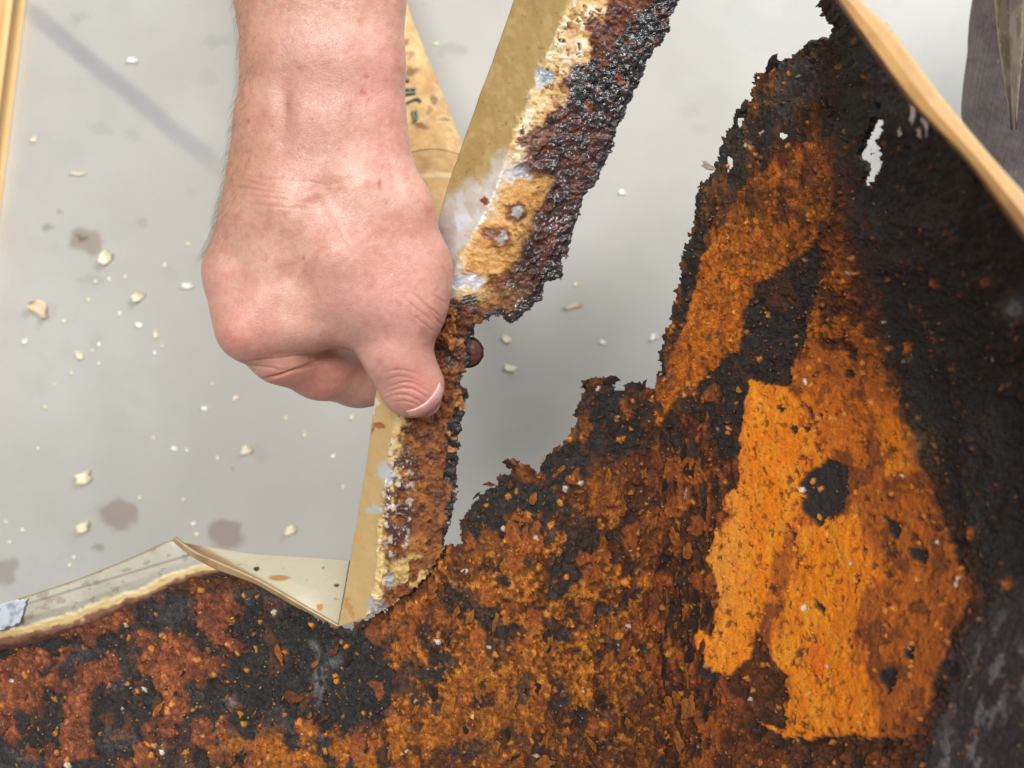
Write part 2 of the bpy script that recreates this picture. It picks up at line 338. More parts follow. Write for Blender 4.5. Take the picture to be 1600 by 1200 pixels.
    p.mix(k * ss(0.52, 0.62, B) * (1 - 0.6 * low), (104, 58, 26), 0.9, 0.0009); p.mix(k * ss(0.56, 0.66, S), (178, 96, 28)); p.mix(0.7 * k * ss(0.66, 0.72, fbm(px / 7, py / 16, 4, 181)), (92, 48, 18), 0.9, 0.0005)
    d1 = poly(wx, wy, [(1278, 372), (1290, 430), (1274, 482), (1250, 535), (1240, 602), (1200, 605), (1177, 600), (1166, 662), (1150, 722), (1120, 705), (1104, 655), (1097, 597), (1114, 578), (1130, 558), (1155, 548), (1164, 482), (1189, 442), (1236, 416)])
    p.mix(ss(-2, 2, d1), (50, 43, 39), 0.7, -0.0002); p.mix(ss(0, 4, d1) * ss(0.56, 0.66, B) * 0.7, (80, 50, 34), 0.85, 0.0)
    # right of it: brown-orange speckled band running down
    o3 = poly(wx, wy, [(1285, 380), (1330, 360), (1365, 450), (1380, 540), (1400, 600), (1330, 580), (1260, 545), (1270, 480), (1290, 430)])
    k3 = ss(-14, 10, o3); p.mix(k3 * 0.9, (98, 52, 24), 0.9, 0.0006); p.mix(k3 * ss(0.5, 0.6, B), (164, 90, 26), 0.92, 0.001)
    u4 = poly(wx, wy, [(1180, 270), (1300, 180), (1350, 330), (1370, 450), (1330, 420), (1300, 370)]); p.mix(ss(-30, 20, u4) * ss(0.5, 0.62, B) * 0.8, (110, 58, 26), 0.9, 0.0008)
    # orange layer, big patch
    O2 = [(1176, 598), (1200, 603), (1236, 602), (1240, 560), (1256, 534), (1300, 545), (1372, 555), (1400, 605), (1422, 665), (1452, 762), (1472, 805), (1494, 880), (1532, 925), (1500, 955), (1492, 1000), (1455, 1095), (1432, 1152), (1330, 1152),
        (1225, 1150), (1190, 1132), (1226, 1133), (1236, 1085), (1228, 1052), (1212, 1030), (1206, 1008), (1186, 985), (1162, 1038), (1140, 1056), (1114, 1046), (1084, 1005), (1092, 985), (1120, 1000), (1126, 950), (1106, 870), (1132, 800), (1150, 750), (1164, 672)]
    o2 = poly(wx + 16 * g2, wy + 14 * g1, O2); k = ss(-2, 2, o2) * (1 - 0.8 * ss(0.55, 0.75, fbm(px / 34, py / 34, 4, 189)) * ss(1330, 1440, px - 0.22 * (py - 600)))
    p.mix(k, (158, 84, 22), 0.95, 0.0013); V1 = fbm(px / 13, py / 46, 4, 193)
    p.mix(k * ss(0.46, 0.62, A + 0.3 * g1) * 0.8, (190, 102, 22), 0.95, 0.0014); p.mix(k * ss(0.55, 0.63, B) * 0.8, (112, 58, 24), 0.9, 0.0008)
    T1 = [(1176, 598), (1236, 602), (1262, 640), (1288, 700), (1262, 748), (1250, 795), (1232, 830), (1208, 880), (1198, 950), (1184, 985), (1160, 1040), (1140, 1056), (1112, 1046), (1084, 1005), (1092, 985), (1120, 1000), (1126, 950), (1106, 870), (1132, 800), (1150, 750), (1164, 672)]
    T2 = [(1252, 835), (1290, 822), (1338, 790), (1350, 860), (1366, 900), (1350, 960), (1332, 1000), (1356, 1060), (1372, 1152), (1225, 1150), (1190, 1132), (1226, 1133), (1236, 1085), (1228, 1052), (1212, 1030), (1226, 985), (1244, 920)]
    vx = wx + 34 * (V1 - 0.5) + 16 * g2; vy = wy + 40 * g1
    t1 = ss(-7, 9, poly(vx, vy, T1)); t2 = ss(-9, 12, poly(vx, vy, T2)); t3 = ss(-12, 16, poly(vx, vy, [(1380, 660), (1415, 670), (1425, 730), (1385, 740)])) + ss(-12, 16, poly(vx, vy, [(1355, 880), (1380, 870), (1385, 910), (1360, 915)]))
    tt_ = np.clip(t1 + t2 + 0.8 * t3, 0, 1) * k
    p.mix(tt_, (228, 130, 14), 0.95, 0.0017); p.mix(tt_ * ss(0.44, 0.62, V1), (234, 148, 32)); p.mix(tt_ * ss(0.52, 0.64, fbm(px / 22, py / 70, 4, 197)) * 0.6, (208, 112, 14)); p.mix(tt_ * ss(0.58, 0.66, B) * 0.55, (206, 108, 18), 0.95, 0.0014)
    p.mix(k * t1 * 0.7 * blob(px, py, 1130, 860, 38, 150), (236, 160, 62)); p.mix(k * 0.8 * blob(vx, vy, 1280, 1035, 14, 36), (198, 84, 14))
    p.mix(0.8 * k * ss(0.66, 0.72, fbm(px / 8, py / 13, 4, 191)), (128, 66, 20), 0.95, 0.0008); p.mix(0.8 * k * ss(0.715, 0.75, fbm(px / 12, py / 15, 4, 201)), (74, 44, 26), 0.9, 0.0004)
    for pl in ([(1290, 714), (1326, 734), (1322, 770), (1310, 802), (1286, 826), (1262, 806), (1247, 786), (1262, 740)], [(1385, 1040), (1400, 1045), (1400, 1065), (1386, 1085), (1378, 1062)], [(1412, 1008), (1432, 1012), (1424, 1030), (1406, 1024)],
               [(1388, 810), (1408, 816), (1402, 842), (1390, 836)], [(1420, 855), (1450, 858), (1446, 880), (1425, 872)], [(1275, 938), (1288, 948), (1286, 962), (1276, 950)], [(1240, 830), (1250, 832), (1242, 856)]):
        p.mix(ss(-2.5, 2.5, poly(wx + 10 * g2 + 8 * f2, wy + 8 * f1, pl)), (44, 39, 36), 0.75, -0.0003)
    for cx, cy, r in [(1333, 553, 9), (1332, 584, 6), (1222, 637, 5), (1268, 667, 5), (1246, 668, 8), (1290, 650, 5), (1160, 1110, 0)]:
        p.mix((np.hypot(wx - cx, wy - cy) < r) * 1.0, (62, 44, 30), 0.85, 0.0)
    # dark right wall
    rd = poly(wx, wy, [(1300, 60), (1305, 200), (1340, 330), (1362, 470), (1385, 560), (1425, 650), (1475, 770), (1520, 870), (1545, 940), (1500, 1010), (1470, 1120), (1440, 1200), (1440, 1480), (1900, 1480), (1900, 400), (1500, 100), (1300, -40)])
    kr = ss(-26, 22, rd); p.mix(kr, (44, 42, 40), 0.7, 0.0002)
    p.mix(kr * ss(0.5, 0.7, A), (58, 54, 50), 0.65, 0.0006); p.mix(kr * ss(0.60, 0.70, B) * 0.5, (58, 42, 32), 0.8, 0.0004); p.mix(0.8 * kr * ss(0.75, 0.80, fbm(px / 14, py / 14, 4, 211)), (120, 70, 32), 0.9, 0.0008)
    for cx, cy, rx, ry in [(1350, 120, 6, 6), (1410, 545, 7, 6), (1455, 440, 8, 5), (1545, 440, 11, 6), (1520, 832, 10, 7), (1575, 915, 6, 9), (1455, 530, 5, 4)]:
        p.mix(blob(wx, wy, cx, cy, rx, ry) * 0.9, (196, 104, 36), 0.9, 0.0008)
    p.mix(blob(wx, wy, 1445, 690, 20, 34) * 0.6, (112, 98, 70)); p.mix(blob(wx, wy, 1590, 480, 22, 16) * 0.8, (160, 160, 166))
    # grey powdery corner
    gr = poly(wx, wy, [(1560, 930), (1505, 1010), (1478, 1090), (1440, 1190), (1400, 1440), (1900, 1460), (1900, 900)])
    p.mix(ss(-16, 20, gr) * 0.85, (74, 66, 66), 0.85, 0.0); p.mix(ss(0, 40, gr) * ss(0.46, 0.66, fbm(px / 16 + py / 50, py / 36, 5, 221)), (128, 122, 123), 0.9, 0.0); p.mix(ss(0, 40, gr) * ss(0.58, 0.66, fbm(px / 14, py / 24, 4, 231)), (78, 66, 70), 0.9, 0.0)
    # crumbly grain everywhere: small platelets and pits
    idv, idw, ed = cells(px / 11 + 0.5 * g1, py / 14, 300)
    sc = ss(0.06, 0.2, ed)
    soft = 1 - 0.75 * np.clip(k + kr, 0, 1)
    p.c *= (1 + soft * (0.55 * (idv - 0.5)) * sc - 0.22 * soft * (1 - sc))[..., None]
    p.h += soft * (0.0007 * (idw - 0.4) * sc - 0.0005 * (1 - sc))
    idv, idw, ed = cells(px / 26 + g2, py / 34 + g1, 330); pm = (idv > 0.74) * ss(0.05, 0.16, ed) * np.clip(wc + band + 0.6 * de + 0.25, 0, 1) * (1 - kr) * (1 - k)
    p.mix(pm * (idw > 0.45) * 0.85, (150, 80, 30), 0.9, 0.0012); p.mix(pm * (idw <= 0.45) * 0.8, (58, 46, 40), 0.6, 0.001)
    idv, idw, ed = cells(px / 8, py / 9, 360); sp = (idv > 0.955) * ss(0.1, 0.3, ed) * (1 - 0.7 * kr)
    p.mix(sp * (idw > 0.3) * 0.9, (206, 132, 50), 0.7, 0.0008); p.mix(sp * (idw <= 0.06), (226, 216, 196), 0.6, 0.0008)
    p.c *= (1 + (1 - 0.5 * k) * (1 - 0.4 * kr) * 0.95 * (G - 0.5) + (1 - 0.5 * k) * 0.4 * (fbm(px / 4, py / 5, 2, 137) - 0.5))[..., None]; lum = p.c.max(-1); p.c = np.maximum(p.c * (1 + 0.30 * ss(0.06, 0.3, lum))[..., None], 0.004); p.c *= (np.minimum(p.c.max(-1), 0.80) / p.c.max(-1))[..., None]; p.b = 1 - 0.5 * np.clip(k, 0, 1)
    p.h += 0.004 * (fbm(px / 150, py / 150, 3, 401) - 0.5) + (1 - 0.55 * k) * (0.0034 * (A - 0.5) + 0.0034 * (B - 0.5) + 0.0030 * (S - 0.5) * (0.4 + band) + 0.0016 * (G - 0.5)) * (1 - 0.85 * ss(-10, 30, gr))
    return p
def build_sheet(parent):
    st = 2.0
    x, y = np.meshgrid(np.arange(-180, 1812, st), np.arange(-24, 1400, st))
    p = sheet_paint(x, y)
    jx = x + 15 * (fbm(x / 14, y / 14, 4, 501) - 0.5) + 7 * (vn(x / 4, y / 4, 511) - 0.5); jy = y + 15 * (fbm(x / 14, y / 14, 4, 521) - 0.5) + 7 * (vn(x / 4, y / 4, 531) - 0.5)
    mask = poly(jx, jy, OUT) > 0
    mask |= (poly(x, y, OUT) < -90) & False
    inside = np.zeros(x.shape, bool)
    for h in ([(1375, 183), (1392, 190), (1386, 208), (1374, 217), (1367, 240), (1371, 262), (1367, 283), (1360, 279), (1358, 252), (1345, 246), (1352, 225), (1361, 205)], [(1381, 160), (1388, 162), (1387, 169), (1382, 168)],
              [(1137, 245), (1143, 247), (1142, 262), (1138, 268)], [(1353, 278), (1358, 282), (1353, 288)], [(1220, 205), (1225, 206), (1224, 213), (1220, 211)], [(1154, 186), (1159, 184), (1157, 196)]):
        inside |= poly(jx * 0.4 + x * 0.6, jy * 0.4 + y * 0.6, h) > -1.5
    mask &= ~inside
    d = sheet_depth(x, y)
    o = grid_sheet('rusted_sheet', Pa(x, y, d), mask, 0.0016, M_RUST, parent, p.c, p.r, p.h, bw=p.b)
    return o
panel = empty('rusted_bodywork', 'large torn steel panel covered in orange and black rust, filling the lower right', 'metal panel')
sheet = build_sheet(panel)

# ------------------------------------------------------------------ ribbons (bent flanges and strips)
def ribbon_grid(stations, nu, nv, ufr):
    """stations: list of rows of (px,py,d); ufr: position of each column 0..1. Returns pos, px, py, u, v"""
    S = np.array(stations, float)                       # (n, m, 3)
    seg = np.r_[0, np.cumsum(np.hypot(*(np.diff(S[:, :, :2].mean(1), axis=0).T)))]
    v = np.linspace(0, seg[-1], nv); out = np.empty((nv, S.shape[1], 3))
    for j in range(S.shape[1]):
        for c in range(3):
            # smooth (catmull-rom like) interpolation through the stations
            yv = S[:, j, c]; m = np.gradient(yv, seg)
            i = np.clip(np.searchsorted(seg, v, 'right') - 1, 0, len(seg) - 2); h = seg[i + 1] - seg[i]; t = (v - seg[i]) / h
            out[:, j, c] = (2*t**3-3*t**2+1)*yv[i] + (t**3-2*t**2+t)*h*m[i]*0.7 + (-2*t**3+3*t**2)*yv[i+1] + (t**3-t**2)*h*m[i+1]*0.7
    u = np.linspace(0, 1, nu); g = np.empty((nv, nu, 3))
    for c in range(3):
        for r in range(nv): g[r, :, c] = np.interp(u, ufr, out[r, :, c])
    # round the folds a little
    for _ in range(2): g[:, 1:-1] = 0.25 * g[:, :-2] + 0.5 * g[:, 1:-1] + 0.25 * g[:, 2:]
    uu, vv = np.meshgrid(u, v / seg[-1])
    return Pa(g[..., 0], g[..., 1], g[..., 2]), g[..., 0], g[..., 1], uu, vv

strip = empty('rusted_strip', 'bent steel edge strip, beige painted on one side and rusted, held between thumb and fingers', 'metal strip')
ST = [  # left edge, fold, right edge
 ((870,-190,.352),(950,-160,.338),(1125,-100,.345)), ((803,0,.356),(880,25,.343),(1062,45,.350)), ((765,107,.359),(842,115,.346),(1022,125,.353)),
 ((728,210,.362),(800,222,.349),(977,225,.356)), ((700,290,.365),(768,310,.352),(947,305,.358)), ((685,345,.367),(738,365,.354),(918,390,.360)),
 ((678,420,.369),(704,435,.357),(890,445,.363)), ((674,480,.370),(692,485,.360),(830,500,.365)), ((664,520,.371),(680,520,.363),(765,520,.367)),
 ((636,555,.372),(656,560,.366),(752,565,.369)), ((592,597,.374),(625,602,.3685),(750,612,.371)), ((583,650,.376),(618,655,.370),(745,655,.373)),
 ((573,720,.378),(606,722,.372),(738,720,.376)), ((560,800,.381),(594,800,.374),(735,792,.378)), ((550,860,.383),(590,865,.376),(722,850,.380)),
 ((540,920,.385),(584,925,.378),(690,912,.382)), ((528,980,.387),(570,965,.380),(645,950,.384))]
SM = [(700,-260),(1140,-260),(1062,0),(1047,34),(1040,60),(1020,80),(1000,125),(985,160),(962,205),(959,230),(940,262),(941,278),(925,290),(910,312),(903,350),(893,375),(880,408),
 (878,437),(852,440),(846,468),(820,490),(800,506),(788,500),(786,490),(770,493),(750,505),(741,515),(738,530),(733,570),(720,600),(735,606),(728,640),(722,660),(718,700),(712,735),
 (715,770),(708,800),(700,830),(693,860),(672,890),(650,915),(625,938),(575,967),(528,984),(470,960),(500,500)]
def build_strip(parent):
    pos, px, py, u, v = ribbon_grid(ST, 150, 820, [0, 0.3, 1])
    g1 = fbm(px/26, py/26, 4, 610)-.5; g2 = fbm(px/26, py/26, 4, 620)-.5; f1 = fbm(px/6, py/6, 3, 630)-.5; f2 = fbm(px/6, py/6, 3, 640)-.5
    wx = px+22*g1+8*f1; wy = py+22*g2+8*f2
    A = fbm(px/40, py/50, 4, 650); B = fbm(px/15, py/18, 4, 660); G = fbm(px/6, py/6, 3, 670); D = fbm(px/11, py/11, 3, 680)
    jx = px+9*(fbm(px/12, py/12, 4, 690)-.5)+6*(vn(px/4, py/4, 700)-.5); jy = py+9*(fbm(px/12, py/12, 4, 710)-.5)+6*(vn(px/4, py/4, 720)-.5)
    edge = poly(jx, jy, SM); mask = edge > 0
    up = 1-ss(440, 490, py)
    fold = u-0.30+0.10*g1+0.05*f1
    p = Paint(px.shape, (158, 133, 80), 0.40)
    p.mix(ss(.4, .65, A)*0.5, (150, 126, 80)); p.mix(ss(.55, .7, B)*0.25, (190, 170, 122)); p.mix((vn(px/5, py/5, 7) > .93)*.5, (110, 84, 50))
    bz = poly(wx+14*g2, wy+14*g1, [(660, 335), (700, 315), (745, 285), (790, 235), (822, 255), (775, 322), (738, 380), (716, 436), (765, 448), (735, 462), (670, 470)]); p.mix(ss(-16, 14, bz)*(.7+.3*ss(.4, .6, B)), (190, 189, 187), 0.3)     # bare bright metal by the hand
    p.mix(ss(470, 560, py)*.85, (196, 166, 112), .45)
    # flaked cream paint band, then rust
    cream = ss(-.03, .045, fold)*(1-.75*ss(-10, 16, bz))
    p.mix(cream, (214, 190, 138), 0.6, 0.0005); p.mix(cream*ss(.44, .6, A)*.7, (206, 166, 104), .6); p.mix(cream*ss(.52, .62, B), (232, 220, 188), 0.6, 0.001); p.mix(cream*ss(.58, .68, D), (176, 128, 66), 0.7, 0.0002); p.mix(cream*ss(.66, .72, fbm(px/8, py/8, 4, 730)), (92, 52, 34), 0.7, -.0002)
    rust_u = ss(.50, .57, u+0.30*g1+0.12*f1+0.06*(A-.5))*up
    p.mix(ss(.36, .56, u+0.34*g1+0.1*f1)*up*.75, (188, 122, 60), .5, .0005)
    p.mix(rust_u, (126, 70, 36), 0.45, 0.0006); p.mix(rust_u*ss(.5, .62, B), (88, 42, 28), 0.35, 0.001)
    tan = poly(wx, wy, [(742, 372), (792, 286), (866, 285), (835, 340), (812, 400), (775, 428), (722, 436)]); tan = tan+14*g2+8*f1; p.mix(ss(-16, 10, tan)*.95, (204, 154, 86), 0.45, 0.0003)
    p.mix(ss(-10, 10, tan)*ss(.45, .6, B)*.8, (190, 128, 54), 0.45)
    dr = poly(wx, wy, [(884, 140), (935, 165), (1010, 90), (1060, 20), (1080, 40), (1000, 180), (930, 320), (890, 440), (845, 480), (800, 505), (780, 470), (812, 405), (838, 340), (868, 280), (835, 260), (812, 270), (830, 210), (862, 180)])
    dr = dr+16*g2+8*f2; k = ss(-9, 8, dr); p.mix(k, (74, 40, 30), 0.26, 0.0012); p.mix(k*ss(.5, .6, B), (104, 52, 32), 0.35, 0.0008); p.mix(k*ss(.58, .68, D), (40, 28, 28), 0.2, 0.0018)
    bl = poly(wx, wy, [(890, 112), (930, 92), (960, 78), (975, 40), (1010, 10), (1062, -40), (1080, 0), (1040, 70), (1010, 130), (985, 170), (955, 178), (930, 168), (905, 185), (884, 150)])
    k = ss(-5, 5, bl); p.mix(k, (34, 28, 30), 0.15, 0.0018); p.mix(k*ss(.6, .68, B), (66, 40, 34), 0.25, 0.002); p.mix(.7*k*ss(.70, .76, fbm(px/11, py/11, 3, 740)), (150, 78, 40), 0.5)
    for cx, cy, r, c1, c2 in [(805, 331, 15, (122, 70, 34), (150, 152, 150)), (783, 372, 14, (136, 78, 34), (150, 150, 148)), (768, 366, 10, (130, 70, 30), (130, 90, 60)), (845, 213, 14, (96, 56, 36), (116, 70, 46)), (926, 35, 9, (104, 60, 40), (120, 66, 40)),
                              (950, 44, 10, (110, 62, 44), (96, 54, 40)), (757, 313, 6, (120, 60, 40), (110, 50, 34)), (930, 74, 4, (40, 30, 26), (40, 30, 26)), (822, 218, 8, (108, 60, 40), (96, 54, 40))]:
        rr = np.hypot(wx-cx, wy-cy); p.mix(1-ss(r*1.15, r*1.5, rr), c1, .4); p.mix(1-ss(r*.62, r*.85, rr), c2, .35, 0.0002)
    for cx, cy, rx, ry, c in [(855, 118, 17, 13, (140, 154, 162)), (845, 128, 9, 12, (176, 180, 180)), (815, 271, 18, 12, (160, 154, 160)), (722, 342, 14, 14, (196, 200, 206)), (728, 441, 32, 13, (190, 192, 198)), (795, 276, 9, 14, (190, 182, 172))]:
        p.mix(1-ss(.75, 1.1, np.hypot((wx-cx)/rx, (wy-cy)/ry)), c, .3, -.0001)
    # neck and lower length
    lo = ss(440, 490, py)
    rl = ss(.36, .42, u+0.16*g1+0.1*f1-0.06*ss(560, 640, py)*(A-.5))*lo
    cl = lo*ss(.30, .36, u+.12*g1)*(1-rl); p.mix(cl*.9, (226, 192, 122), .5, .0005)
    p.mix(rl, (146, 86, 38), 0.5, 0.0008); p.mix(rl*ss(.5, .6, B), (176, 112, 50), 0.6, 0.0011); p.mix(rl*ss(.56, .66, D), (98, 54, 32), 0.4, 0.0004)
    lump = lo*blob(px, py, 628+0.0*px-(py-700)*0.06, 790, 26, 110)
    p.mix(ss(.3, .6, lump)*ss(.42, .52, D), (94, 54, 46), 0.25, 0.0016); p.mix(ss(.3, .6, lump)*ss(.60, .66, fbm(px/9, py/9, 4, 750)), (204, 186, 164), 0.35, 0.0014)  # dark lumps; their pale flecks are a white glint put into the colour
    p.mix(ss(.3, .7, blob(px, py, 640, 890, 40, 30))*ss(.45, .6, B), (222, 186, 116), .6, .0008)
    nk = blob(px, py, 712, 520, 55, 55); p.mix(ss(.25, .6, nk)*.95, (116, 66, 36), .45, .0006); p.mix(ss(.25, .6, nk)*ss(.52, .6, fbm(px/14, py/8, 4, 760)), (62, 38, 28), .3, 0.0); p.mix(ss(.25, .6, nk)*ss(.6, .66, B), (186, 116, 58), .5, .001)
    for cx, cy, rx, ry, c in [(590, 668, 12, 6, (140, 62, 26)), (600, 742, 15, 17, (178, 186, 190)), (590, 795, 12, 8, (180, 184, 184)), (586, 945, 16, 14, (168, 166, 164)), (583, 640, 8, 16, (214, 216, 212)), (610, 905, 12, 12, (196, 196, 190)), (556, 840, 5, 9, (206, 150, 76)), (543, 950, 6, 18, (186, 130, 70))]:
        p.mix((1-ss(.6, 1.2, np.hypot((wx-cx)/rx, (wy-cy)/ry)+.8*(G-.5)))*lo*.85, c, .32, 0)
    p.mix(lo*(u < .3)*ss(.6, .66, B)*ss(700, 500, py), (200, 130, 60))
    # dark broken border
    eb = poly(px, py, SM)
    bd = (1-ss(7, 15, eb+10*g1+6*f1))*(px > 690-0.0*py)*ss(640, 700, px+0.0*py)
    p.mix(bd*(1-.5*ss(.5, .6, B)), (38, 31, 28), .35, .001)
    bp = poly(wx, wy, [(716, 612), (736, 604), (730, 645), (722, 690), (708, 758), (690, 752), (700, 700), (708, 650)]); p.mix(ss(-3, 3, bp), (34, 28, 26), .4, .001); p.mix(ss(-3, 3, bp)*(vn(px/9, py/9, 770) > .82), (190, 128, 60))
    be = poly(wx, wy, [(845, 470), (800, 506), (782, 492), (815, 465), (848, 430), (872, 405), (884, 420), (878, 440), (852, 445)]); p.mix(ss(-5, 5, be)*.9, (34, 29, 27), .25, .0014)
    # screw thread ridges near the neck
    tr = blob(px, py, 733, 468, 15, 10); p.mix(ss(.4, .6, tr), (120, 116, 104), .3); p.h += ss(.4, .6, tr)*0.0007*np.sin((py+0.25*(px-730))*1.15)
    rus = np.clip(rust_u+rl+cream*.4, 0, 1)
    p.h += rus*(0.0022*(D-.5)+0.0018*(B-.5)+0.0018*(G-.5)+.0008*(fbm(px/3.6, py/3.6, 2, 685)-.5))+0.0012*(A-.5)
    p.c *= (1+rus*0.5*(G-.5))[..., None]; p.b = .08+.92*np.clip(rust_u+rl+cream*.5+ss(.25, .6, nk), 0, 1)
    grid_sheet('rusted_face', pos, mask, 0.0013, M_STRIP, parent, p.c, p.r, p.h, backcol=(96, 60, 36), bw=p.b)
build_strip(strip)
def flat_plate(name, rows, ufr, nu, nv, mask_poly, paint, thick, parent, mat=M_STRIP, jag=4, bump=.12):
    pos, px, py, u, v = ribbon_grid(rows, nu, nv, ufr)
    jx = px+jag*(fbm(px/12, py/12, 3, 805)-.5); jy = py+jag*(fbm(px/12, py/12, 3, 815)-.5)
    mask = np.ones(px.shape, bool) if mask_poly is None else poly(jx, jy, mask_poly) > 0
    p = paint(px, py, u, v)
    p.b[:] = bump; return grid_sheet(name, pos, mask, thick, mat, parent, p.c, p.r, p.h, bw=p.b)
# beige web that joins the strip's foot to the panel's flange
def paint_gusset(px, py, u, v):
    A = fbm(px/60, py/60, 4, 820); p = Paint(px.shape, (192, 184, 158), .36)
    p.mix(ss(.45, .7, A)*.5, (182, 172, 144)); p.mix((vn(px/6, py/6, 830) > .97)*.5, (120, 92, 60), .6)
    wx = px+12*(fbm(px/10, py/10, 3, 840)-.5)
    for cx, cy, rx, ry, c in [(436, 903, 20, 5, (170, 126, 70)), (401, 889, 7, 4, (60, 44, 34)), (500, 949, 7, 6, (190, 110, 50)), (526, 915, 4, 3, (60, 44, 34)), (505, 887, 3, 3, (80, 60, 44))]:
        p.mix(1-ss(.7, 1.1, np.hypot((wx-cx)/rx, (py-cy)/ry)), c)
    p.mix(ss(10, 3, np.abs((py-980)-(px-525)*0.58))*.8, (166, 128, 84), .4)
    return p
flat_plate('corner_web', [((285, 848, .413), (292, 856, .412), (300, 864, .408)), ((400, 866, .406), (400, 885, .404), (398, 905, .398)), ((480, 871, .397), (470, 915, .395), (462, 944, .391)), ((545, 876, .389), (536, 930, .388), (527, 981, .388))],
           [0, .5, 1], 60, 140, None, paint_gusset, .0013, strip)
# ------------------------------------------------------------------ panel flange and rail
def paint_flange(px, py, u, v):
    g = fbm(px/18, py/18, 4, 850)-.5; A = fbm(px/50, py/40, 4, 860); B = fbm(px/12, py/10, 4, 870)
    p = Paint(px.shape, (198, 193, 178), .35); p.mix(ss(.4, .7, A)*.6, (174, 168, 150)); p.mix(ss(.62, .70, B)*.5, (140, 124, 98))
    ln = np.abs((py-925)+(px-60)*0.36-8*0); p.mix(ss(3, 1, np.abs((py-(938-0.30*(px-60)))))*.5, (120, 108, 90))
    t = u+.16*g+.05*(B-.5)
    p.mix(ss(.60, .66, t), (232, 206, 146), .7, .0008); p.mix(ss(.72, .78, t), (150, 108, 84), .75, .0009); p.mix(ss(.80, .88, t), (86, 54, 46), .7, .0004); p.mix(ss(.92, .97, t), (44, 36, 33), .6, 0)
    p.mix(ss(.05, 0, u)*.9, (150, 128, 88), .4)
    p.h += .0010*(B-.5)*ss(.55, .65, t)
    return p
flat_plate('folded_flange', [((-230, 1010, .43), (-225, 1040, .432), (-215, 1085, .438)), ((0, 945, .409), (0, 975, .411), (5, 1022, .423)), ((120, 906, .405), (125, 940, .407), (140, 985, .416)), ((210, 870, .403), (215, 905, .406), (225, 950, .413)),
           ((262, 846, .403), (285, 880, .405), (318, 908, .409)), ((274, 843, .405), (325, 872, .404), (376, 898, .405))], [0, .5, 1], 70, 260, None, paint_flange, .0013, panel, jag=3)
def paint_galv(px, py, u, v):
    p = Paint(px.shape, (196, 204, 214), .22); p.mix(ss(.5, .7, fbm(px/9, py/9, 3, 880)), (150, 158, 168), .3); return p
flat_plate('bare_metal_patch', [((-80, 958, .4085), (-80, 985, .4095), (-78, 1006, .411)), ((0, 944, .4065), (0, 965, .4075), (2, 985, .409)), ((49, 930, .4055), (40, 945, .4065), (33, 974, .408))], [0, .5, 1], 24, 60, [(-90, 940), (0, 943), (44, 934), (38, 952), (30, 976), (0, 986), (-90, 1010)], paint_galv, .0006, panel)
def paint_edge(px, py, u, v):
    p = Paint(px.shape, (192, 164, 122), .35); p.mix(ss(.45, .65, fbm(px/20, py/20, 3, 890))*.6, (160, 130, 92)); return p
flat_plate('flange_lip', [((272, 840, .402), (269, 845, .404)), ((300, 861, .400), (297, 868, .403)), ((340, 879, .398), (336, 889, .401)), ((400, 906, .394), (397, 912, .397)), ((460, 940, .390), (457, 946, .393)), ((528, 979, .3865), (525, 984, .389))], [0, 1], 10, 90, None, paint_edge, .0012, panel)
def paint_rail(px, py, u, v):
    g = fbm(px/30, py/30, 4, 900)-.5; p = Paint(px.shape, (186, 142, 86), .45)
    p.mix(ss(.45, .7, fbm(px/60, py/60, 3, 910))*.6, (166, 122, 72)); p.mix(ss(.18, .06, u+.25*g), (112, 66, 34), .7, .0003); p.mix(ss(.75, .95, u), (206, 176, 128), .5)
    p.mix((vn(px/7, py/7, 920) > .92)*.4, (130, 96, 56)); return p
def rail():
    c0 = np.array([(1200, -170), (1308, 0), (1342, 52), (1426, 165), (1508, 250), (1602, 376), (1760, 570)], float)
    c1 = np.array([(1240, -190), (1338, -8), (1392, 45), (1470, 148), (1545, 240), (1632, 336), (1800, 520)], float)
    rows = []
    for i, (a, b) in enumerate(zip(c0, c1)):
        d = [.275, .245, .236, .215, .202, .188, .17][i]
        rows.append(((*a, d+.008), (*(a+.12*(b-a)), d+.002), (*(a+.5*(b-a)), d), (*(a+.88*(b-a)), d+.002), (*b, d+.008)))
    flat_plate('edge_rail', rows, [0, .15, .5, .85, 1], 50, 300, None, paint_rail, .0016, panel)
rail()

# loose rust flakes lying on the sheet: parts of it
def flake_mesh(seed, mat, aspect):
    r = random.Random(seed); n = r.randint(9, 13); v = []
    for i in range(n):
        a = 2*math.pi*(i+r.uniform(-.3, .3))/n; q = r.uniform(.45, 1.0)
        v.append((math.cos(a)*q, math.sin(a)*q*aspect))
    ben = r.uniform(-.25, .25); t = r.uniform(.04, .09)
    V = [(x, y, ben*x*x+r.uniform(0, .06)) for x, y in v]+[(x*.92, y*.92, ben*x*x+t+r.uniform(0, .1)) for x, y in v]+[(0, 0, t+.05), (0, 0, -.05)]
    T = []
    for i in range(n):
        j = (i+1) % n; T += [(i, j, n+j), (i, n+j, n+i), (n+i, n+j, 2*n), (j, i, 2*n+1)]
    return npmesh('rust_flake', V, None, T, mat, None, smooth=False, me_only=True)
FM = {k: [flake_mesh(100*k+i, FLAKE_M[k], random.Random(i).choice((.3, .45, .6))) for i in range(7)] for k in range(5)}
def sheet_frame(px, py, off=0.0):
    e = 3.0; f = lambda a, b: Pa(np.array(a, float), np.array(b, float), sheet_depth(np.array(a, float), np.array(b, float)))
    c = f(px, py); tx = f(px+e, py)-f(px-e, py); ty = f(px, py-e)-f(px, py+e)
    n = np.cross(tx, ty); n /= np.linalg.norm(n); hh = float(sheet_paint(np.array([[px]], float), np.array([[py]], float)).h[0, 0]) if off is None else off
    return c+n*hh, n
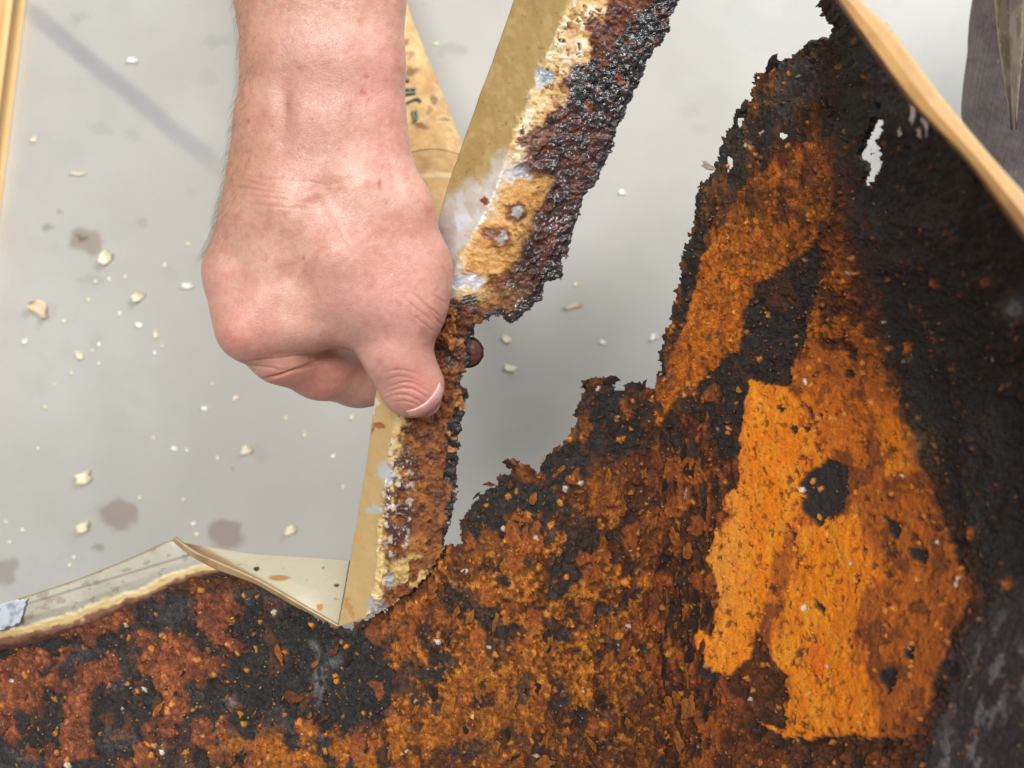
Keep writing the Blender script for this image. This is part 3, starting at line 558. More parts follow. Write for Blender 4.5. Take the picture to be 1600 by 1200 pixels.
def place_flake(px, py, size, k, rot=None, tilt=.25):
    pos, n = sheet_frame(px, py, .0006)
    o = bpy.data.objects.new('rust_flake', random.choice(FM[k])); link(o, sheet)
    d = CAMZ-pos[2]; s = size*WF*d/1600/2
    q = Vector((0, 0, 1)).rotation_difference(Vector(n)).to_euler().to_matrix()
    from mathutils import Euler
    m = q @ Euler((random.uniform(-tilt, tilt), random.uniform(-tilt, tilt), rot if rot is not None else random.uniform(0, 6.28))).to_matrix()
    o.location = Vector(pos)+Vector(n)*0.0004; o.rotation_euler = m.to_euler(); o.scale = (s, s, s)
for px, py, s, k, r in [(438, 1024, 46, 0, -1.15), (950, 745, 42, 1, 1.4), (905, 768, 20, 1, 0), (736, 965, 34, 1, 1.2), (775, 970, 40, 1, 1.3), (628, 992, 20, 1, 0), (676, 933, 22, 1, .3), (860, 1000, 22, 1, 1.3), (955, 985, 30, 1, 1.4), (952, 1030, 40, 1, 1.3), (820, 1055, 40, 1, 1.2),
                        (830, 1020, 44, 1, 1.15), (800, 1100, 60, 1, 1.05), (1080, 1105, 60, 1, 1.45), (1062, 1160, 50, 1, 1.8), (1005, 945, 60, 2, 1.4), (1060, 930, 46, 2, 1.5), (985, 920, 50, 2, 1.2), (700, 1110, 60, 0, 1.2), (760, 1040, 40, 1, .6), (1072, 772, 26, 4, 1.4), (1290, 985, 0, 0, 0),
                        (850, 715, 26, 4, 1.0), (868, 703, 34, 2, .9), (765, 757, 30, 2, 0), (1075, 860, 36, 1, 1.3), (1025, 880, 40, 2, 1.5), (1090, 930, 40, 3, 1.4), (560, 1190, 40, 1, 1), (610, 1175, 30, 1, 1.5), (262, 1130, 26, 2, .3), (385, 1018, 26, 2, .2),
                        (935, 760, 22, 0, 1.2), (1140, 1070, 26, 3, 1.2), (850, 1195, 50, 1, .2), (960, 1130, 40, 2, 1.4), (1010, 1090, 36, 2, 1.2), (885, 930, 26, 1, .3), (650, 1110, 26, 1, .9)]:
    if s: place_flake(px, py, s, k, r)
def on_sheet(px, py, m=14): return poly(np.array([px], float), np.array([py], float), OUT)[0] > m
cnt = 0
while cnt < 230:
    px = random.uniform(640, 1130) if random.random() < .75 else random.uniform(10, 640); py = random.uniform(640, 1195)
    if px < 640 and py < 1010: continue
    if not on_sheet(px, py): continue
    if px > 1110 and py > 700: continue
    place_flake(px, py, random.choice((11, 13, 16, 20, 26, 34, 42)), random.choice((0, 0, 1, 2, 2, 2, 3)) if px > 640 else random.choice((2, 2, 3, 3, 0)), random.gauss(1.35, .5), .35); cnt += 1
# ragged chips sticking out of the torn edge
for px, py, s, k, r in [(1209, 99, 34, 3, .9), (1108, 262, 34, 4, -.6), (1128, 234, 30, 3, 1.3), (1098, 292, 24, 3, 0), (1080, 382, 26, 3, 1.0), (798, 728, 34, 3, -.5), (955, 595, 34, 3, .1), (1005, 602, 26, 3, 1), (1032, 585, 18, 4, .6), (915, 600, 22, 3, .9), (700, 866, 24, 3, .4), (745, 775, 22, 3, .8), (1165, 168, 26, 3, 1.1)]:
    place_flake(px, py, s, k, r, .5)

# granular rust crumbs, too many to count
def grains(parent):
    n = 6500; V = []; C = []
    px = RNG.uniform(0, 1600, n*3); py = RNG.uniform(40, 1200, n*3)
    ok = poly(px, py, OUT) > 8; w = np.where(px > 1330, .25, 1.0)*np.where((px > 1150) & (py > 600), .45, 1); ok &= RNG.uniform(0, 1, len(px)) < w
    px = px[ok][:n]; py = py[ok][:n]; n = len(px)
    p = sheet_paint(px[None], py[None]); d = sheet_depth(px, py); pos = Pa(px, py, d)
    e = 3.0; tx = Pa(px+e, py, sheet_depth(px+e, py))-Pa(px-e, py, sheet_depth(px-e, py)); ty = Pa(px, py-e, sheet_depth(px, py-e))-Pa(px, py+e, sheet_depth(px, py+e))
    nn = np.cross(tx, ty); nn /= np.linalg.norm(nn, axis=1, keepdims=True); pos = pos+nn*(p.h[0][:, None]+.0002)
    sz = (RNG.exponential(1.0, n)*.9+1.1)[:, None]*(WF*d/1600)[:, None]
    base = np.array([(1, 0, 0), (-1, 0, 0), (0, 1, 0), (0, -1, 0), (0, 0, .8), (0, 0, -.8)])
    pts = (base[None]*RNG.uniform(.5, 1.3, (n, 6, 1))+RNG.normal(0, .25, (n, 6, 3)))*sz[:, None]
    V = (pos[:, None]+pts).reshape(-1, 3)
    f = np.array([(0, 2, 4), (2, 1, 4), (1, 3, 4), (3, 0, 4), (2, 0, 5), (1, 2, 5), (3, 1, 5), (0, 3, 5)])
    T = (f[None]+6*np.arange(n)[:, None, None]).reshape(-1, 3)
    pal = np.array([lin(c) for c in [(196, 116, 36), (150, 84, 34), (222, 160, 72), (96, 56, 32), (60, 48, 42), (228, 214, 190)]]); pk = RNG.choice(6, n, p=[.26, .28, .12, .2, .12, .02])
    c = 0.35*pal[pk]+0.65*p.c[0]
    o = npmesh('rust_grains', V, None, T, M_RUST, parent, np.repeat(c, 6, 0), np.full(6*n, .28), smooth=False, bw=np.full(6*n, .3))
    tag(o, kind='stuff')
grains(sheet)

# bolt at the neck of the strip
def lathe(name, prof, n, loc, axis, mat, parent, wob=0.0):
    V = []; Q = []; r_ = random.Random(3)
    for i in range(n):
        a = 2*math.pi*i/n
        for (r, z) in prof: V.append((r*math.cos(a)*(1+wob*r_.uniform(-1, 1)), r*math.sin(a)*(1+wob*r_.uniform(-1, 1)), z))
    m = len(prof)
    for i in range(n):
        for j in range(m-1): Q.append((i*m+j, ((i+1) % n)*m+j, ((i+1) % n)*m+j+1, i*m+j+1))
    o = npmesh(name, V, Q, None, mat, parent); o.location = loc
    o.rotation_euler = Vector((0, 0, 1)).rotation_difference(Vector(axis)).to_euler(); return o
kk = WF*.372/1600
b = lathe('bolt', [(0.0001, 9*kk), (8*kk, 8.4*kk), (15*kk, 6*kk), (19*kk, 2*kk), (20*kk, -2*kk), (20*kk, -9*kk), (14*kk, -12*kk), (13*kk, -40*kk), (.0001, -40*kk)], 22, P(733, 551, .371), (.25, -.1, 1), M_BOLT, strip, .04)
lathe('washer', [(14*kk, -6*kk), (25*kk, -7*kk), (25*kk, -11*kk), (14*kk, -12*kk)], 22, (0, 0, 0), (0, 0, 1), M_BOLT, b, .03)

# ------------------------------------------------------------------ hand and forearm: one continuous surface from blended limbs
def seg(Pt, a, b, ra, rb):
    ba = b-a; h = np.clip(((Pt-a) @ ba)/(ba @ ba), 0, 1)
    return np.linalg.norm(Pt-a-h[..., None]*ba, axis=-1)-(ra+(rb-ra)*h)
def smin(a, b, k):
    h = np.clip(.5+.5*(b-a)/k, 0, 1); return b+(a-b)*h-k*h*(1-h)
def R(r, d): return r*WF*d/1600
CH_BODY = [  # chains of (px, py, distance, radius in px)
 [(430, -560, .300, 92), (440, -200, .318, 82), (441, 0, .327, 69), (445, 95, .330, 63), (434, 190, .335, 61), (422, 265, .340, 60)],
 [(575, -560, .300, 92), (566, -200, .316, 80), (560, 0, .325, 70), (562, 100, .329, 68), (568, 190, .333, 63), (572, 250, .337, 60)],
 [(502, -560, .298, 104), (502, -200, .315, 94), (502, 0, .3255, 82), (503, 95, .3295, 77), (500, 180, .334, 72), (498, 250, .338, 66)],
 [(505, 220, .335, 66), (470, 330, .338, 66), (402, 508, .346, 50)],
 [(440, 250, .340, 62), (412, 340, .345, 60), (372, 425, .352, 48)],
 [(374, 425, .352, 47), (386, 468, .349, 51), (396, 508, .346, 50)],
 [(430, 270, .352, 56), (400, 360, .360, 50), (384, 450, .368, 46)],
 [(430, 290, .362, 50), (410, 440, .380, 44)],
 [(580, 255, .338, 58), (612, 330, .341, 62), (640, 420, .346, 62), (634, 470, .347, 60)],
 [(634, 470, .347, 60), (617, 546, .350, 53)],
 [(618, 546, .351, 52), (644, 603, .3555, 51)],
 [(556, 300, .339, 74), (548, 400, .344, 84), (560, 450, .348, 78)],
 [(560, 462, .348, 76), (470, 490, .347, 60), (402, 508, .346, 50)],
]
CH_IDX = [(397, 511, .347, 51), (440, 549, .355, 50), (500, 575, .373, 48), (560, 590, .394, 45), (612, 592, .400, 40), (655, 600, .388, 30)]
CH_MID = [(372, 430, .356, 46), (420, 520, .385, 42), (520, 580, .415, 38), (590, 585, .415, 32)]
CH_RNG = [(384, 450, .370, 44), (440, 530, .402, 40), (540, 540, .408, 36)]
CH_PNK = [(410, 440, .382, 42), (470, 490, .412, 36), (550, 480, .402, 32)]
def hand_sdf(Pt):
    def chain(c, k):
        f = None
        for (a, b) in zip(c[:-1], c[1:]):
            s = seg(Pt, P(*a[:3]), P(*b[:3]), R(a[3], a[2]), R(b[3], b[2])); f = s if f is None else smin(f, s, k)
        return f
    f = None
    for c in CH_BODY:
        s = chain(c, .006); f = s if f is None else smin(f, s, .0045 if c[-1][1] > 600 else .009)
    f = smin(f, chain(CH_IDX, .004), .0018)
    for c in (CH_MID, CH_RNG, CH_PNK): f = smin(f, chain(c, .004), .0025)
    # pad of the wrist, thumb knuckle
    f = smin(f, np.linalg.norm(Pt-P(500, 250, .352), axis=-1)-R(78, .35), .012)
    return f
def surface_nets(fn, lo, hi, h):
    n = np.ceil((hi-lo)/h).astype(int)+1
    ax = [lo[i]+h*np.arange(n[i]) for i in range(3)]
    F = np.empty(n, np.float32)
    for i in range(n[0]):
        g = np.stack(np.meshgrid([ax[0][i]], ax[1], ax[2], indexing='ij'), -1); F[i] = fn(g)[0]
    S = F < 0
    c = np.zeros(n-1, np.int8)
    for dx in (0, 1):
        for dy in (0, 1):
            for dz in (0, 1): c += S[dx:n[0]-1+dx, dy:n[1]-1+dy, dz:n[2]-1+dz]
    act = (c > 0) & (c < 8); I = np.argwhere(act); ids = np.full(n-1, -1, np.int64); ids[act] = np.arange(len(I))
    acc = np.zeros((len(I), 3)); cn = np.zeros(len(I)); cr = [np.array(q) for q in np.ndindex(2, 2, 2)]
    for a in cr:
        for k in range(3):
            if a[k]: continue
            b = a.copy(); b[k] = 1
            fa = F[tuple((I+a).T)]; fb = F[tuple((I+b).T)]; m = (fa < 0) != (fb < 0)
            t = np.where(m, fa/(fa-fb+1e-20), 0)
            pp = a[None]+t[:, None]*(b-a)[None]; acc[m] += pp[m]; cn[m] += 1
    V = lo+h*(I+acc/cn[:, None]); Q = []
    for k in range(3):
        s = [slice(None)]*3; s2 = [slice(None)]*3; s[k] = slice(0, -1); s2[k] = slice(1, None)
        A = S[tuple(s)]; B = S[tuple(s2)]; E = np.argwhere(A != B); u, v = (k+1) % 3, (k+2) % 3
        ok = (E[:, u] > 0) & (E[:, v] > 0) & (E[:, u] < n[u]-1) & (E[:, v] < n[v]-1); E = E[ok]
        fl = A[tuple(E.T)]
        def cid(du, dv):
            e = E.copy(); e[:, u] += du; e[:, v] += dv; return ids[tuple(e.T)]
        q = np.stack([cid(-1, -1), cid(0, -1), cid(0, 0), cid(-1, 0)], 1); q[~fl] = q[~fl][:, ::-1]; Q.append(q)
    return V, np.concatenate(Q)
def mesh_sub(V, Q):
    """one Catmull-Clark step on a closed quad mesh, and vertex normals"""
    n = len(V); nf = len(Q); fp = V[Q].mean(1)
    e = np.stack([Q, np.roll(Q, -1, 1)], -1).reshape(-1, 2); key = np.sort(e, 1); key = key[:, 0]*n+key[:, 1]
    u, inv = np.unique(key, return_inverse=True); ev = np.stack([u//n, u % n], 1); ne = len(u); fidx = np.repeat(np.arange(nf), 4)
    def acc(idx, w, m): return np.stack([np.bincount(idx, w[:, k], m) for k in range(3)], 1)
    c = np.bincount(inv, None, ne); fs = acc(inv, fp[fidx], ne); mid = V[ev].mean(1)
    ep = np.where((c == 2)[:, None], .5*mid+.5*fs/c[:, None], mid)
    vn_ = np.maximum(np.bincount(Q.ravel(), None, n), 1)[:, None]; Fa = acc(Q.ravel(), fp[fidx], n)/vn_
    de = np.maximum(np.bincount(ev.ravel(), None, n), 1)[:, None]; Ra = acc(ev.ravel(), np.repeat(mid, 2, 0), n)/de
    vp = (Fa+2*Ra+(vn_-3)*V)/vn_
    W = np.concatenate([vp, ep, fp]); E = inv.reshape(nf, 4)+n; Fi = (np.arange(nf)+n+ne)[:, None]
    q = np.concatenate([np.stack([Q[:, k], E[:, k], Fi[:, 0], E[:, k-1]], 1) for k in range(4)])
    fn = np.cross(W[q[:, 2]]-W[q[:, 0]], W[q[:, 3]]-W[q[:, 1]]); N = acc(q.ravel(), np.repeat(fn, 4, 0), len(W))
    return W, N/(np.linalg.norm(N, axis=1, keepdims=True)+1e-15), q
def build_hand():
    lo = np.array([P(300, 0, .36)[0]-.012, P(0, 690, .40)[1], CAMZ-.435]); hi = np.array([P(715, 0, .36)[0]+.004, P(0, -520, .32)[1], CAMZ-.268])
    V, Q = surface_nets(hand_sdf, lo, hi, .00125)
    for _ in range(2):       # settle on the surface
        f = hand_sdf(V); e = 2e-4; g = np.stack([hand_sdf(V+np.eye(3)[i]*e)-f for i in range(3)], -1)/e
        V = V-np.clip(f, -.001, .001)[:, None]*g/(np.linalg.norm(g, axis=1, keepdims=True)+1e-9)
    e_ = np.unique(np.sort(np.stack([Q, np.roll(Q, -1, 1)], -1).reshape(-1, 2), 1), axis=0); dg_ = np.bincount(e_.ravel(), None, len(V))[:, None]; _, y_ = unproj(V)
    for it in range(26):      # relax the blends, the forearm most
        nb = np.stack([np.bincount(e_[:, 0], V[e_[:, 1], k], len(V))+np.bincount(e_[:, 1], V[e_[:, 0], k], len(V)) for k in range(3)], 1)/dg_
        V = V+(nb-V)*(.55*(1-ss(230, 330, y_))+(.5 if it < 3 else 0)*ss(230, 330, y_))[:, None]
    V, Nn, Q = mesh_sub(V, Q)
    px, py = unproj(V); face = ss(0, .35, Nn[:, 2])
    g1 = fbm(px/60, py/60, 4, 1010)-.5; B = fbm(px/16, py/16, 4, 1020); G = fbm(px/5, py/5, 3, 1030)
    h = np.zeros(len(px))
    def ridge(x0, y0, x1, y1, w, amp, fade=.15):
        dx, dy = x1-x0, y1-y0; L = math.hypot(dx, dy); t = ((px-x0)*dx+(py-y0)*dy)/L/L; q = ((px-x0)*dy-(py-y0)*dx)/L+6*g1
        return amp*np.exp(-(q/w)**2)*ss(-fade, fade, t)*(1-ss(1-fade, 1+fade, t))*face
    # tendons, hollows and veins on the back of the hand
    h += ridge(505, 250, 385, 500, 15, .0008, .3)+ridge(455, 260, 365, 400, 14, .0006, .3)+ridge(600, 180, 655, 400, 15, .0007, .4)-ridge(450, 120, 445, 210, 14, .0009, .5)-ridge(425, 480, 540, 520, 22, .0010)
    h += ridge(540, 100, 520, 270, 20, .0006, .5)+ridge(425, 80, 420, 240, 16, .0005, .5)-ridge(560, 250, 500, 330, 26, .0007)-ridge(480, 300, 410, 460, 16, .0006)
    h += ridge(430, 330, 500, 300, 7, .0004)+ridge(500, 300, 560, 400, 7, .0003)
    h += .0009*blob(px, py, 345, 425, 22, 30)*1+.0008*blob(px, py, 372, 535, 26, 22)
    h += .0006*g1
    # wrinkles: thumb joint, thumb tip, wrist, finger
    def wr(cx, cy, ang, ln, w, amp, bow=0.0):
        ca, sa = math.cos(ang), math.sin(ang); u = (px-cx)*ca+(py-cy)*sa; q = -(px-cx)*sa+(py-cy)*ca-bow*u*u/ln+3.5*(fbm(px/22, py/22, 2, int(cx+cy))-.5)
        return -amp*np.exp(-(q/w)**2)*np.exp(-(u/ln)**4)*face
    cr = np.zeros(len(px))
    for a in [(668, 478, .75, 30, 1.7, .00042), (676, 492, .8, 26, 1.6, .0004), (655, 486, .7, 30, 1.5, .0003), (686, 506, .7, 18, 1.5, .0003), (660, 505, .65, 24, 1.5, .00026), (690, 470, .6, 14, 1.5, .00025),
              (640, 598, .12, 34, 1.8, .00042, .35), (640, 608, .14, 36, 1.9, .0005, .35), (636, 618, .2, 34, 1.8, .00045, .35), (640, 628, .25, 28, 1.7, .0004, .3), (632, 588, .1, 28, 1.6, .0003, .3), (628, 578, .05, 26, 1.6, .0003, .2),
              (440, 585, -.25, 60, 2.2, .0006), (400, 572, .12, 50, 1.8, .0004), (470, 574, -.35, 50, 1.9, .0005), (430, 560, -.1, 60, 1.6, .0003),
              (420, 300, .15, 60, 1.6, .00022), (440, 312, .12, 60, 1.6, .00022), (430, 322, .1, 55, 1.5, .0002), (410, 290, .2, 50, 1.5, .0002), (450, 282, .1, 60, 1.5, .0002), (690, 600, -1.2, 0.1, 1, 0)]:
        w = wr(*a); cr += w
    h += cr
    V = V+Nn*(h+.00010*(B-.5)+.00007*(G-.5))[:, None]
    p = Paint(px.shape, (212, 160, 144), .36)
    p.mix(ss(.3, .8, fbm(px/120, py/120, 3, 1040)), (222, 174, 154)); p.mix(.4*ss(.5, .7, B), (208, 150, 134))
    p.mix(.75*(1-ss(360, 470, px+40*g1))*(1-ss(250, 420, py)), (202, 150, 120)); p.mix(.5*blob(px, py, 590, 460, 120, 120), (218, 160, 150)); p.mix(.5*blob(px, py, 380, 540, 60, 50), (222, 146, 128))
    p.mix(.65*blob(px, py, 655, 600, 50, 60), (206, 134, 126)); p.mix(.5*blob(px, py, 600, 150, 40, 130), (218, 150, 146)); p.mix(.5*blob(px, py, 480, 605, 90, 30), (226, 142, 122))
    p.mix(.28*ss(.52, .66, fbm(px/30, py/26, 4, 1050)), (192, 128, 114))
    # grime, scratches and a painted shade line at the wrist
    p.mix(.55*blob(px, py, 540, 285, 40, 16)*ss(.4, .6, B), (176, 106, 66)); p.mix(.32*blob(px, py, 580, 365, 40, 14)*ss(.45, .65, fbm(px/9, py/9, 3, 1035)), (150, 88, 70)); p.mix(.5*blob(px, py, 672, 328, 9, 10), (196, 96, 56))
    for cx, cy, rx, ry, c in [(593, 287, 3, 8, (150, 84, 84)), (567, 144, 7, 6, (186, 84, 92)), (563, 34, 7, 7, (196, 112, 86)), (474, 403, 2, 4, (150, 90, 76)), (470, 105, 10, 6, (176, 112, 96)), (448, 165, 8, 26, (170, 116, 98)), (388, 190, 3, 3, (140, 92, 76)), (573, 120, 4, 3, (190, 100, 100))]:  # the tall narrow mark paints the tendon groove's shade into the skin colour
        p.mix(.75*blob(px, py, cx, cy, rx, ry), c)
    for _ in range(90):
        cx, cy = random.uniform(360, 690), random.uniform(0, 540); p.mix(.35*blob(px, py, cx, cy, random.uniform(1.2, 2.4), random.uniform(1.2, 2.4)), (150, 92, 76))
    p.mix(.22*ss(.5, .68, fbm(px/9, py/9, 3, 1055)), (196, 120, 108)); p.mix(.18*ss(.52, .7, fbm(px/46, py/40, 3, 1065)), (226, 184, 168))
    p.mix(np.clip(-cr/.0005, 0, 1)*.35, (176, 100, 90)); p.r += .10*(B-.5); p.c *= np.array([.90, .88, .87])  # wrinkle lines tinted darker and redder with their depth
    person = empty('person', 'bare forearm and hand of a person pinching the rusty bent strip', 'person')
    npmesh('body', V, Q, None, M_SKIN, person, p.c, p.r)
    # nails: thin curved plates riding on the finger ends
    def nail(inner, outer, lift):
        ns, nt_ = 40, 12; tt = np.linspace(0, 1, ns); I_ = np.array(inner, float); O_ = np.array(outer, float)
        def cur(q): return np.stack([np.interp(tt, np.linspace(0, 1, len(q)), q[:, k]) for k in range(2)], 1)
        a, b_ = cur(I_), cur(O_)
        for _ in range(6): a[1:-1] = .25*a[:-2]+.5*a[1:-1]+.25*a[2:]; b_[1:-1] = .25*b_[:-2]+.5*b_[1:-1]+.25*b_[2:]
        w = np.linspace(0, 1, nt_)[:, None, None]; g = a[None]*(1-w)+b_[None]*w; gx, gy = g[..., 0], g[..., 1]
        dd = np.full(gx.shape, .31)
        for _ in range(60): dd = dd+np.clip(hand_sdf(Pa(gx, gy, dd)), -.002, .004)*.8
        dd = np.minimum(dd, np.median(dd)+.012); rim = np.minimum(np.minimum(tt, 1-tt)[None]*8, np.linspace(0, 1, nt_)[:, None]*5+.15); rim = np.clip(rim, 0, 1)
        pos = Pa(gx, gy, dd-lift*np.sqrt(rim)+.0002)
        grid_sheet('nail', pos, np.ones(gx.shape, bool), .0009, M_NAIL, person, np.ones(gx.shape+(3,)), np.ones(gx.shape))
    nail([(634, 643), (650, 638), (666, 629), (679, 614), (688, 597)], [(640, 650), (654, 652), (672, 651), (686, 640), (693, 610)], .0009)
    # arm hair
    F = Q[RNG.integers(0, len(Q), 60000)]; c = V[F].mean(1); nn = Nn[F].mean(1); qx, qy = unproj(c)
    w = np.where(qy < 330, .10, 0)+2.0*ss(30, -5, qx-np.interp(qy, [0, 100, 160, 280, 370], [372, 384, 372, 357, 335])-14)*(qy < 400)+.05*(qy < 460)*(qx < 600)
    ok = (qy > -60) & (RNG.uniform(0, 1, len(qx)) < w*.17) & (nn[:, 2] > -.55); c = c[ok]; nn = nn[ok]
    HV = []; HQ = []
    for a, n_ in zip(c, nn):
        d = np.array([RNG.normal(-.25, .35), -1+RNG.normal(0, .35), RNG.normal(0, .3)]); d -= n_*(d @ n_); d /= np.linalg.norm(d); L = RNG.uniform(.003, .0085); cu = RNG.normal(0, .35); sd = np.cross(n_, d)
        b0 = len(HV); r0 = 3.2e-5
        for i in range(4):
            t = i/3; ctr = a+L*(d*t+n_*(.55*t-.25*t*t)+sd*cu*t*t); r = r0*(1-.75*t)
            for k in range(3): HV.append(ctr+r*(sd*math.cos(2.094*k)+n_*math.sin(2.094*k)))
            if i:
                for k in range(3): HQ.append((b0+3*i-3+k, b0+3*i-3+(k+1) % 3, b0+3*i+(k+1) % 3, b0+3*i+k))
    h_ = npmesh('arm_hair', np.array(HV), HQ, None, M_HAIR, person); tag(h_, kind='stuff')
    print('HAIRS', len(c), 'HANDV', len(V))
build_hand()

# ------------------------------------------------------------------ trouser leg, cardboard tube, plank
def tube_mesh(name, path, nseg, nang, fold, paint, mat, parent):
    pts = np.array([[*P(a, b, d), r] for a, b, d, r in path]); s = np.linspace(0, len(path)-1, nseg)
    c = np.stack([np.interp(s, np.arange(len(path)), pts[:, i]) for i in range(4)], 1)
    for _ in range(10): c[1:-1] = .25*c[:-2]+.5*c[1:-1]+.25*c[2:]
    t = np.gradient(c[:, :3], axis=0); t /= np.linalg.norm(t, axis=1, keepdims=True)
    a0 = np.cross(t, np.array([1, 0, 0])); a0 /= np.linalg.norm(a0, axis=1, keepdims=True); b0 = np.cross(t, a0)
    th = np.linspace(0, 2*np.pi, nang, endpoint=False); T, Sg = np.meshgrid(th, np.linspace(0, 1, nseg))
    r = c[:, 3:4]*(1+fold(T, Sg))
    pos = c[:, None, :3]+r[..., None]*(np.cos(T)[..., None]*a0[:, None]+np.sin(T)[..., None]*b0[:, None])
    idx = np.arange(nseg*nang).reshape(nseg, nang); nx = np.roll(idx, -1, 1)
    q = np.stack([idx[:-1], nx[:-1], nx[1:], idx[1:]], -1).reshape(-1, 4)
    px, py = unproj(pos); p = paint(T, Sg, px, py)
    V = np.concatenate([pos.reshape(-1, 3), c[:1, :3], c[-1:, :3]]); n0 = nseg*nang
    tr = [(idx[0, (i+1) % nang], idx[0, i], n0) for i in range(nang)]+[(idx[-1, i], idx[-1, (i+1) % nang], n0+1) for i in range(nang)]
    C = np.concatenate([p.c.reshape(-1, 3), p.c[0, :1], p.c[-1, :1]]); Rr = np.r_[p.r.ravel(), .8, .8]
    return npmesh(name, V, q, tr, mat, parent, C, Rr), pos
def leg_paint(T, S, px, py):
    p = Paint(T.shape, (158, 150, 150), .9); A = fbm(px/50, py/50, 4, 1110); p.mix(ss(.45, .7, A)*.8, (138, 128, 133)); p.mix(ss(.55, .7, fbm(px/30, py/30, 4, 1120))*.5, (146, 122, 132))
    p.mix((vn(px/4, py/4, 1130) > .965)*.8, (206, 198, 178)); p.mix(.4*(np.sin(T*640) > .3), (112, 109, 112)); return p
leg_e = empty('person', 'standing person in dusty dark grey ribbed work trousers, only a leg showing', 'person')
leg, legpos = tube_mesh('trouser_leg', [(1960, -420, .34, .095), (1800, -60, .45, .085), (1705, 170, .54, .078), (1610, 420, .64, .07), (1540, 520, .748, .068)], 260, 900,
    lambda T, S: .03*np.sin(3*T+9*S)+.05*(fbm(T*2.2, S*9, 3, 1140)-.5)+.0022*np.sin(T*160), leg_paint, M_CLOTH, leg_e)
def paint_flap(px, py, u, v):
    p = Paint(px.shape, (170, 154, 138), .9); p.mix(ss(.45, .65, fbm(px/8, py/40, 4, 1150)), (142, 126, 114)); p.mix(ss(.14, .02, np.minimum(u, 1-u)+.1*(vn(px/5, py/5, 8)-.5)), (206, 196, 164)); p.mix((vn(px/5, py/5, 1160) > .95)*.8, (210, 200, 170)); return p
flat_plate('hanging_cloth', [((1530, -120, .352), (1590, -120, .342), (1650, -120, .352)), ((1553, 0, .385), (1578, 0, .376), (1602, 0, .385)), ((1560, 70, .405), (1578, 75, .398), (1600, 70, .405)), ((1571, 140, .425), (1580, 142, .42), (1593, 140, .425)), ((1581, 200, .445), (1583, 204, .443), (1587, 206, .445))],
           [0, .5, 1], 26, 120, [(1520, -130), (1660, -130), (1606, 0), (1602, 70), (1594, 140), (1589, 210), (1580, 206), (1569, 140), (1558, 70), (1551, 0)], paint_flap, .002, leg_e, M_CLOTH)

def tube_paint(T, S, px, py):
    p = Paint(T.shape, (226, 188, 134), .7); A = fbm(px/60, py/40, 4, 1210); p.mix(ss(.4, .65, A)*.6, (200, 150, 92)); p.mix(ss(.5, .62, fbm(px/16, py/16, 4, 1220))*.35, (176, 124, 74))
    wx = px+16*(fbm(px/14, py/14, 3, 1230)-.5); wy = py+16*(fbm(px/14, py/14, 3, 1240)-.5)
    for cx, cy, rx, ry, a in [(644, 110, 12, 10, .8), (632, 68, 8, 6, .7), (642, 86, 6, 7, .6), (676, 158, 6, 10, .7), (655, 196, 20, 5, .8), (692, 186, 14, 4, .6), (670, 175, 8, 5, .5)]:
        p.mix(a*(1-ss(.6, 1.1, np.hypot((wx-cx)/rx, (wy-cy)/ry))), (112, 80, 52))
    return p
def wrap_paint(T, S, px, py):
    p = tube_paint(T, S, px, py); p.mix(np.full(T.shape, .75), (196, 158, 104)); p.mix(ss(.04, .0, S)*.8, (110, 78, 48)); p.mix(ss(.05, .015, np.abs(S-.37+.02*np.sin(T*2)))*.6, (232, 206, 160)); p.mix(ss(.5, .65, fbm(px/20, py/20, 4, 1270))*.4, (166, 124, 78)); return p
tube_e = empty('cardboard_tube', 'tan scuffed cardboard tube with faded teal print slanting behind the wrist', 'tube')
TP = [(490, -260, .715, .033), (548, -60, .672, .0345), (582, 60, .642, .0355), (626, 190, .60, .0375), (660, 300, .56, .0385), (700, 425, .516, .039)]
tb, tpos = tube_mesh('tube_body', TP, 200, 160, lambda T, S: .012*(fbm(T*2, S*6, 3, 1250)-.5), tube_paint, M_CARD, tube_e)
tube_mesh('paper_wrap', [(663, 308, .557, .0400), (674, 342, .545, .0403), (688, 385, .530, .0406), (700, 425, .516, .041)], 90, 160, lambda T, S: .03*(fbm(T*3, S*4, 3, 1260)-.5)+.03*ss(.36, .33, S), lambda T, S, px, py: wrap_paint(T, S, px, py), M_CARD, tube_e)
def raised_mark(pts, w, parent):
    """a printed stroke laid on the tube, following its surface"""
    fl = tpos.reshape(-1, 3); qx, qy = unproj(fl); ok = (tpos[..., 2] > tpos[..., 2].mean(1)[:, None]+.004).ravel(); fl = fl[ok]; qx = qx[ok]; qy = qy[ok]
    V = []; Q = []; pts = np.array(pts, float); t = np.linspace(0, 1, 8); X = np.interp(t, np.linspace(0, 1, len(pts)), pts[:, 0]); Y = np.interp(t, np.linspace(0, 1, len(pts)), pts[:, 1])
    tx = np.gradient(X); ty = np.gradient(Y); l = np.hypot(tx, ty); nx, ny = -ty/l*w, tx/l*w
    for i in range(8):
        for s in (-1, 1):
            a, b = X[i]+s*nx[i], Y[i]+s*ny[i]; dist = (qx-a)**2+(qy-b)**2-1e-9; near = np.argsort(dist)[:12]; z = fl[near, 2].max(); d = CAMZ-z-.0012
            V += [P(a, b, d), P(a, b, d+.0016)]
        if i: j = 4*i; Q += [(j-4, j-2, j+2, j), (j-3, j+1, j+3, j-1), (j-4, j, j+1, j-3), (j-2, j-1, j+3, j+2)]
    npmesh('printed_mark', np.array(V), Q, None, M_PRINT, parent)
